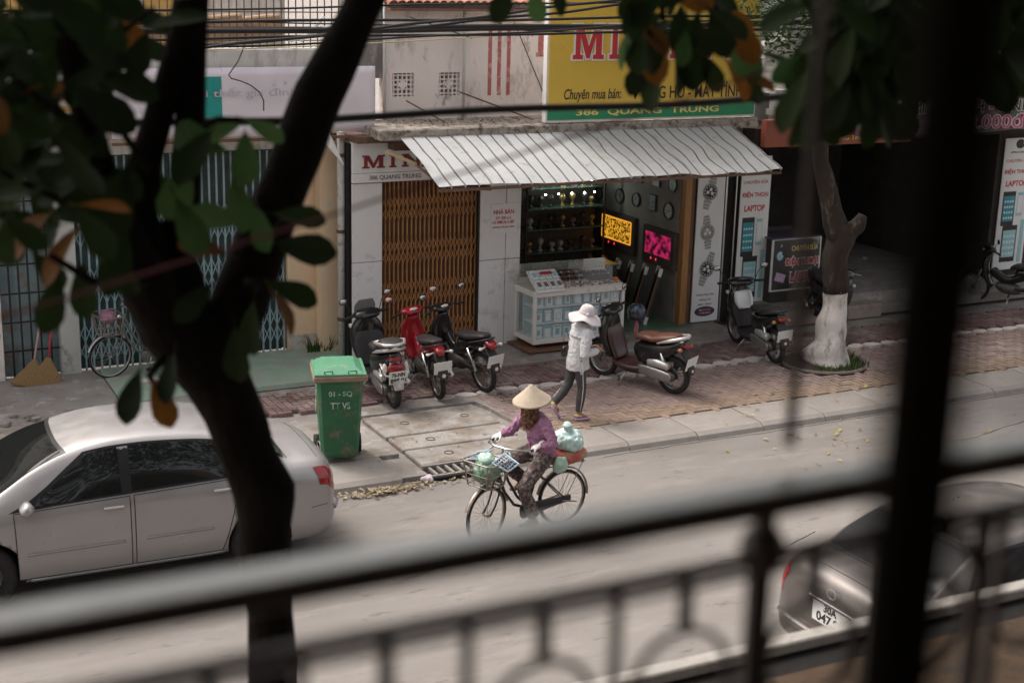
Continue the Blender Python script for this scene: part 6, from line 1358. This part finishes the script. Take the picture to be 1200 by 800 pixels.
cl=[]
for i in range(430):
    u=rr_.uniform(0,2*pi); q=sqrt(rr_.random()); cl.append(Vector((2.6+4.6*q*cos(u),-.6+2.9*q*sin(u),rr_.uniform(4.75,9.8)-.25*(1-q))))
for i in range(26): cl.append(tpt(rr_.uniform(890,1200),rr_.uniform(-60,15),rr_.uniform(15,17.5)))
for i in range(46): cl.append(tpt(rr_.uniform(960,1230),rr_.uniform(-10,75),rr_.uniform(15,18.)))
for c in cl:
    for k in range(70):
        p=c+Vector((rr_.gauss(0,.24),rr_.gauss(0,.24),rr_.gauss(0,.17))); a=rr_.uniform(0,6.3); e_=rr_.uniform(-.9,.5); d=Vector((cos(a)*cos(e_),sin(a)*cos(e_),sin(e_))); s_=d.cross(Vector((rr_.uniform(-.4,.4),rr_.uniform(-.4,.4),1))).normalized(); L_=rr_.uniform(.08,.15)
        b.add([p,p+d*L_*.5+s_*L_*.24,p+d*L_,p+d*L_*.5-s_*L_*.24],[(0,1,2,3)])
b.build('crown',lf_s,st_)
b=MB(); 
for i in range(60):
    p=cl[rr_.randrange(len(cl))]; q=tpt(957,-60,16.4); b.tube([q,q.lerp(p,.5)+Vector((0,0,.2)),p],[.03,.018,.006],5)
b.build('branches',bark,st_,kind='stuff')
# weeds in the pit, leaves on the ground
gm_=leafmat('weed leaf',(.03,.06,.015),(.12,.19,.05),.2,isl=True)
b=MB()
for i in range(260):
    a=R.uniform(-2.6,.6); q=R.uniform(.35,.66); p=Vector((13.98+q*cos(a),16.62+q*sin(a)*.95,.1)); h=R.uniform(.03,.11); d=Vector((R.uniform(-.05,.05),R.uniform(-.05,.05),h)); s_=Vector((R.uniform(-1,1),R.uniform(-1,1),0)).normalized()*.012
    b.add([p-s_,p+s_,p+d],[(0,1,2)])
o=b.build('pit_weeds',gm_); tag(o,'low green weeds round the foot of the white-painted tree','weeds'); o['kind']='stuff'
b=MB()
for i in range(90):
    a=R.uniform(0,1)
    p=Vector((7.3+R.uniform(-.45,.3),19.72+R.uniform(-.04,.1),.19)); h=R.uniform(.04,.3); d=Vector((R.uniform(-.1,.1),R.uniform(-.1,0),h)); s_=Vector((1,0,0))*.015; b.add([p-s_,p+s_,p+d],[(0,1,2)])
o=b.build('wall_weeds',gm_); tag(o,'small weeds at the foot of the cream yellow wall','weeds'); o['kind']='stuff'
dl=leafmat('fallen leaf',(.3,.22,.08),(.5,.46,.18),.1,isl=True); dl2=leafmat('dry husk',(.28,.21,.13),(.42,.36,.25),.05,isl=True)
def litter(name,label,gen,m,n,L0,L1):
    b=MB()
    for i in range(n):
        p=gen(); a=R.uniform(0,6.3); L_=R.uniform(L0,L1); d=Vector((cos(a),sin(a),R.uniform(-.05,.25)))*L_; s_=Vector((-sin(a),cos(a),R.uniform(-.2,.4)))*L_*.22; p=Vector(p)
        b.add([p,p+d*.5+s_+Vector((0,0,.012)),p+d,p+d*.5-s_+Vector((0,0,.008))],[(0,1,2,3)])
    o=b.build(name,m); tag(o,label,'litter'); o['kind']='stuff'
def g1():
    q=G(R.gauss(990,90),R.gauss(490,38),0.); return (q.x,q.y,.115 if q.y>14.6 else .012)
litter('fallen_leaves','small yellow fallen leaves scattered on the pavement and road edge near the tree',g1,dl,95,.05,.11)
litter('leaf_pile','heap of dry pale husks swept along the kerb right of the green bin',lambda:(5.75+R.gauss(.12,.27),14.41+R.gauss(0,.05)-.04,R.uniform(.005,.04)),dl2,230,.04,.1)
litter('inlet_litter','dry leaves gathered round the kerb inlet',lambda:(R.gauss(6.85,.35),R.gauss(14.43,.05),R.uniform(.005,.03)),dl2,60,.03,.08)
litter('pavement_litter','sparse dry litter on the concrete pavement by the drain covers',lambda:(R.uniform(5.9,8.6),R.uniform(14.8,17.2),.112),dl2,60,.02,.06)
b=MB(); b.ball((0,0,0),(.11,.06,.04),14); o=b.build('plastic_bag',M('lilac film',(.6,.52,.56),.35,bump=.4),None,True); gq=G(502,563,0); o.location=(gq.x,gq.y-.02,.03); smoothmod(o,.01,1,.04,.05); tag(o,'flattened lilac plastic bag lying at the right end of the husk heap','bag')
# ================= foreground tree =================
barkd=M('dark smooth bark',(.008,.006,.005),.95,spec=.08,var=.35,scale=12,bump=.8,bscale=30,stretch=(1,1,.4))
FT=Vector((1.42,4.4,-.0)); ft=thing('roadside_tree','dark forked tree with large leaves close in front of the balcony, left','tree',(1.42,4.4,.1))
def fp(px,py,Y=4.4): return FY(px,py,Y)-Vector((1.42,4.4,.1))
def fstem(mb,lst,seed,am=.1):
    pts=[];rs=[]
    for q in lst:
        Y=q[3] if len(q)>3 else 4.4; p=fp(q[0],q[1],Y); pts.append(p); d=((p+Vector((1.42,4.4,.1)))-Vector((0,0,HCAM))).dot(_f); rs.append(q[2]/FPX*d)
    knob(mb,pts,rs,16,am,seed)
b=MB()
base=fp(330,900); 
fstem(b,[(350,1250,34),(338,1000,31),(322,830,29),(315,720,28),(308,620,31),(308,572,38),(290,530,32),(272,480,34),(254,440,39),(230,400,44)],1)
fstem(b,[(245,420,48),(200,380,44),(180,330,36),(163,255,22),(170,190,19),(190,120,18),(212,60,19),(230,-40,19)],2)
fstem(b,[(215,385,40),(204,300,24),(216,225,20),(222,150,18),(226,90,16),(231,0,14),(236,-50,14)],3)
fstem(b,[(240,425,46),(272,375,34),(298,310,33),(318,255,31),(348,180,30),(374,110,29),(400,55,27),(434,-10,25),(452,-50,24)],4)
fstem(b,[(190,370,34),(165,320,30,4.3),(128,240,20,4.2),(102,140,18,4.1),(82,60,17,4.0),(66,-30,15,4.0)],5)
for l_ in ([(100,150,6,4.1),(50,120,5,3.8),(-20,60,4,3.6)],[(300,300,6),(330,262,5,4.2),(352,250,3,4.1)],[(170,330,7,4.2),(110,330,5,4.),(60,300,4,3.9)],[(190,420,6,4.3),(175,440,4,4.2),(180,450,3,4.2)],[(290,330,6,4.3),(310,345,4,4.2)],[(222,160,5),(255,140,4,4.2),(285,140,3,4.2)],[(85,80,5,4.),(140,40,4,3.9),(180,10,3,3.8)],[(130,250,6,4.2),(60,230,4,4.),(0,200,3,3.9)],[(175,200,5,4.3),(140,150,4,4.),(90,110,3,3.9)]): fstem(b,l_,8,.05)
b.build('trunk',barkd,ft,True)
lg_=leafmat('large leaf',(.01,.018,.006),(.024,.042,.012),.3,.6); lg2=leafmat('backlit large leaf',(.04,.085,.025),(.085,.16,.05),.45,.6); lo_=leafmat('orange autumn leaf',(.1,.045,.01),(.24,.1,.02),.3,.6)  # second leaf copy has backlight put into a brighter green
def leafmesh(m,name='leaf'):
    b=MB(); out=[(0,0),(.12,.05),(.3,.14),(.52,.21),(.72,.24),(.88,.18),(.97,.07),(1.0,0)]
    vs=[];
    for u,v in out:
        z=-.16*u*u
        vs+=[(u,-v,z+.25*v),(u,-v*.5,z+.1*v),(u,0,z),(u,v*.5,z+.1*v),(u,v,z+.25*v)]
    fs=[(i*5+k,i*5+k+1,(i+1)*5+k+1,(i+1)*5+k) for i in range(len(out)-1) for k in range(4)]
    b.add(vs,fs); b.tube([(-.18,0,.02),(0,0,0),(.5,0,-.045)],[.012,.012,.006],4); return b.mesh(name,m,True)
lms=[leafmesh(lg_),leafmesh(lg2),leafmesh(lo_)]
def leaf_at(par,org,px,py,Y,L_,ang=None,kind=0,tilt=None,rr=R):
    """a leaf hanging at pixel px,py at distance Y; ang = heading in the plane facing us (0 right, -90 down)"""
    p=FY(px,py,Y)-org; a=radians(ang if ang is not None else rr.uniform(-180,20)); dpt=rr.uniform(-.6,.6)
    d=(_r*cos(a)+_u*sin(a)+_f*dpt).normalized(); n_=(-_f*(1.0)+_u*rr.uniform(-.2,1.2)+_r*rr.uniform(-.7,.7)) if tilt is None else Vector(tilt)
    n_=(n_-d*n_.dot(d)).normalized(); y=n_.cross(d)
    o=link('leaf',lms[kind],par); o.matrix_local=Matrix(((d.x,y.x,n_.x,p.x),(d.y,y.y,n_.y,p.y),(d.z,y.z,n_.z,p.z),(0,0,0,1)))@Matrix.Scale(L_,4); return o
FO=Vector((1.42,4.4,.1)); rl=random.Random(11)
for (px,py,an,L_,k) in ((285,145,-160,.12,1),(285,140,-25,.13,1),(287,152,-85,.17,1),(268,178,160,.22,1),(250,150,-120,.2,0),(272,205,-70,.19,1),(292,262,170,.22,1),(300,240,-75,.16,1),(320,285,-10,.2,0),(318,250,-5,.16,0),(268,300,160,.16,2),(310,330,-20,.17,0),(316,338,-60,.18,2),(298,350,-100,.18,0),(250,330,-130,.16,0),
    (178,440,-68,.16,2),(186,440,-78,.14,0),(165,430,-104,.17,0),(60,250,-150,.22,2),(96,262,-130,.22,2),(70,320,-95,.18,0),(118,290,-60,.17,0),(150,270,-100,.2,0),(95,305,-80,.17,0),(205,410,-100,.16,0),(275,380,-90,.18,0),(150,190,-100,.25,0),(220,180,-110,.22,1),(205,230,-60,.2,1)):
    leaf_at(ft,FO,px,py,4.05,L_,an,k,rr=rl)
for i in range(165):
    while 1:
        px,py=rl.uniform(-70,175),rl.uniform(-50,370)
        if py<285-max(0,px-90)*.5+40*noise.noise(Vector((px*.02,0,0))) and not(px>120 and rl.random()<.85) and not(py>200 and rl.random()<.45) and not (py>255 and px<25): break
    leaf_at(ft,FO,px,py,rl.uniform(3.6,4.9),rl.uniform(.13,.21),None,2 if rl.random()<(.15 if px<80 and py>80 else .03) else 0,rr=rl)
# overhanging branches above the view
def spray(name,label,stems,leaves,Y):
    t=thing(name,label,'branch',tuple(FY(stems[0][0][0],stems[0][0][1],Y))); o=Vector(t.location)
    b=MB()
    for s_ in stems:
        pts=[FY(q[0],q[1],Y+q[3])-o for q in s_]; b.tube(pts,[q[2]/FPX*Y for q in s_],8)
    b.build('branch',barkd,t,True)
    for (px,py,an,L_,k,dy) in leaves: leaf_at(t,o,px,py,Y+dy,L_,an,k,rr=rl)
lv=[(600,-25,-110,.15,0,0),(622,-20,-75,.13,1,0),(640,-30,-60,.14,0,0)]
for i in range(34): lv.append((rl.uniform(738,855),rl.uniform(-35,38),rl.choice((-90,-120,-60,-150,-20))+rl.uniform(-25,25),rl.uniform(.12,.2),0 if rl.random()<.82 else (2 if rl.random()<.6 else 1),rl.uniform(-.3,.3)))
lv+=[(775,60,-105,.2,0,0),(790,45,-75,.2,0,0),(765,60,-120,.16,0,0),(820,60,-60,.15,0,0),(742,0,-80,.16,0,0),(855,40,-70,.16,1,0),(880,60,-20,.15,0,0),(850,70,-45,.18,2,0),(880,70,-80,.17,0,0),(865,85,-20,.14,2,0),(885,50,-95,.14,1,0),(748,20,-90,.2,0,0),(805,20,-80,.24,0,0)]
spray('overhanging_branch','leafy branch hanging over the yellow sign at the top of the view',[[(760,-120,6,0),(770,-30,5,0),(780,40,3,0)],[(760,-100,5,0),(750,-20,3,0),(745,10,2,0)],[(765,-60,5,0),(840,10,3,0),(880,50,2,0)],[(760,-110,4,0),(640,-60,3,0),(610,-20,2,0)]],lv,4.0)
lv=[]
for i in range(85):
    px=rl.uniform(945,1080); py=rl.uniform(-40,120); lv.append((px,py,rl.uniform(-170,-20),rl.uniform(.12,.19),0,rl.uniform(-.3,.3)))
lv+=[(985,110,-35,.2,0,0),(1000,95,-60,.18,0,0),(960,110,-100,.17,0,0),(950,60,-140,.14,1,0),(945,40,-100,.18,0,0)]
for i in range(120): lv.append((rl.uniform(1000,1230),rl.uniform(-50,72),rl.uniform(-170,-20),rl.uniform(.12,.19),0,rl.uniform(-.3,.5)))
spray('overhanging_branch','leafy branch hanging dark against the shop fronts at the upper right',[[(990,-120,6,0),(1000,-20,5,0),(985,70,3,0)],[(1000,-60,5,0),(1100,-20,4,0),(1200,10,3,0)]],lv,3.3)
# near wires
b=MB(); A=FY(-200,158,4.6); Bq=FY(1400,88,4.6); b.tube(sag(A,Bq,.02,30,.006,2),.0135,8); tag(b.build('near_cable',cable,None,True),'thick black cable crossing close in front of the view at sign height','cable')
b=MB(); A=FY(-150,418,2.6); Bq=FY(900,82,2.6); b.tube(sag(A,Bq,.01,20),.0035,6); tag(b.build('near_wire',M('reddish wire',(.1,.02,.025),.6,bump=0),None,True),'thin reddish wire slanting up across the view in front of the shops','wire')
# ================= balcony and near house =================
nh=thing('near_house','shaded balcony front of the house the street is seen from','building',(0,0,0))
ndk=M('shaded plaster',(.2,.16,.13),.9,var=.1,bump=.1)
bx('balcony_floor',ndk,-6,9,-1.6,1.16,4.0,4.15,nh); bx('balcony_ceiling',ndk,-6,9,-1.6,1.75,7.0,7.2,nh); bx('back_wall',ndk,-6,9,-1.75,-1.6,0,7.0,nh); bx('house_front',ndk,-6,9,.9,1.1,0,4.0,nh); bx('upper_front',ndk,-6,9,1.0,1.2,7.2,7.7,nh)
YR=1.1
rail=thing('balcony_railing','dark brown iron balcony railing with rings, out of focus across the foreground','railing',(0,YR,4.15))
irn=M('brown painted iron',(.035,.024,.019),.45,var=.2,scale=14,bump=.05,spec=.6); RO=Vector((0,YR,4.15))
rail_highlight=M('handrail sky highlight',(.62,.62,.6),.3,metal=.9,var=.08,scale=6,bump=.05)  # pale metal strip stands in for the sky highlight on the brown rail
def rp(px,py,Y=YR): return FY(px,py,Y)-RO
z1=rp(600,634).z; z2=rp(600,712).z; z3=rp(600,731).z
b=MB(); b.box((1.5,0,z1-.004),(9,.041,.024),bev=.004); b.build('handrail',irn,rail)
b=MB(); b.box((1.5,0,z1+.0095),(9,.037,.005),bev=.002); b.build('handrail_highlight',rail_highlight,rail)
b=MB(); b.box((1.5,0,z2),(9,.016,.014),bev=.003); b.build('lower_rail',irn,rail)
b=MB(); b.box((1.5,0,z3),(9,.006,.005)); b.build('thin_rail',irn,rail)
b=MB(); b.box((1.5,0,.1),(9,.022,.02)); b.build('bottom_rail',irn,rail)
xa=rp(637,750).x; xb=rp(802,735).x; stp=(xb-xa); rz_=rp(803,798).z; rd_=rp(803,738).z-rz_
rm=MB(); rm.tube([(rd_*cos(i*pi/12),0,rd_*sin(i*pi/12)) for i in range(25)],.0045,6,caps=False); rm_=rm.mesh('ring',irn)
sm__=MB(); h=z2-.01-(rz_+rd_); sm__.box((0,0,h/2),(.013,.01,h)); sm_2=sm__.mesh('stub',irn)
bm__=MB(); bm__.box((0,0,0),(.009,.009,z2-.1)); bm_2=bm__.mesh('baluster',irn)
for k in range(-10,14):
    X=xa+k*stp
    link('ring',rm_,rail,loc=(X,0,rz_)); link('stub',sm_2,rail,loc=(X,0,rz_+rd_)); link('baluster',bm_2,rail,loc=(X+stp/2,0,(z2+.1)/2))
pp=rp(890,690); b=MB(); b.box((pp.x,0,z1/2),(.021,.02,z1-.01),bev=.003); b.build('rail_post',irn,rail)
b=MB(); b.ball((pp.x,0,rp(896,642).z),(.025,.025,.028),14); b.build('post_knob',irn,rail,True)
for px in (1141,1166): q=rp(px,700); b=MB(); b.box((q.x,0,z2/2),(.01,.01,z2)); b.build('twin_bar',irn,rail)
q=rp(1141,690); b=MB(); b.tube([(q.x-.0,0,z2-.06),(q.x-.02,0,z2-.03),(q.x-.05,0,z2-.012)],.007,6); b.build('scroll',irn,rail,True)
gb_=rp(944,280,1.22); o=None
b=MB(); b.tube([(gb_.x,.12,z1),(gb_.x,.12,2.85)],.0065,8); tag(b.build('grille_rod',irn,None,True),'thin vertical iron rod rising from the railing in front of the street tree','rod').location=RO
pc=FY(1098,320,.46); b=MB(); b.box((pc.x,.46,(4.15+7.0)/2),(.044,.016,2.85),bev=.004); tag(b.build('window_bar',M('dark post paint',(.01,.008,.006),.8,spec=.1,bump=.05)),'wide blurred dark upright bar close to the viewer at the right','window bar')
# canopy roof below the balcony
cp=thing('entrance_canopy','brown flat canopy roof with a pale raised edge below the balcony','canopy',(0,0,0))
e0=G(820,770,3.05); YC=e0.y; XL=G(650,808,3.05).x-.6
bx('pale_edge',M('pale coping',(.5,.47,.43),.8,var=.08,bump=.2,dirt=((.3,.25,.2),.3,5.)),XL,12,YC-.05,YC+.035,2.995,3.05,cp,bev=.008)
bx('gutter',dark,XL,12,YC-.2,YC-.0,2.9,2.99,cp); bx('roof_sheet',M('rusty brown roof sheet',(.09,.055,.03),.85,var=.3,scale=4,bump=.3,dirt=((.04,.03,.02),.4,3.)),XL,12,1.11,YC-.2,2.9,3.0,cp)

# ---- unseen foliage added overhead to shade the foreground ----
lf_shade=leafmat('added shade leaf',(.02,.04,.012),(.05,.085,.025),.3,.6,isl=True)
def crown(par,org,x0,x1,y0,y1,z0,z1,n,seed):
    b=MB(); rq=random.Random(seed)
    for i in range(n):
        c=Vector((rq.uniform(x0,x1),rq.uniform(y0,y1),rq.uniform(z0,z1)))-org
        for k in range(14):
            p=c+Vector((rq.gauss(0,.3),rq.gauss(0,.3),rq.gauss(0,.15))); a=rq.uniform(0,6.3); d=Vector((cos(a),sin(a),rq.uniform(-.6,.2))).normalized(); s_=d.cross(Vector((rq.uniform(-.3,.3),rq.uniform(-.3,.3),1))).normalized(); L_=rq.uniform(.16,.26)
            b.add([p,p+d*L_*.55+s_*L_*.26,p+d*L_,p+d*L_*.55-s_*L_*.26],[(0,1,2,3)])
    return b.build('crown',lf_shade,par)
crown(ft,FO,-4,5,2.0,7.0,7.0,9.0,620,21)
_sp=bpy.data.objects['overhanging_branch.001']; crown(_sp,Vector(_sp.location),5,12,2.0,7.5,7.2,9.2,300,22)  # second crown, out of view, added to shade the right foreground
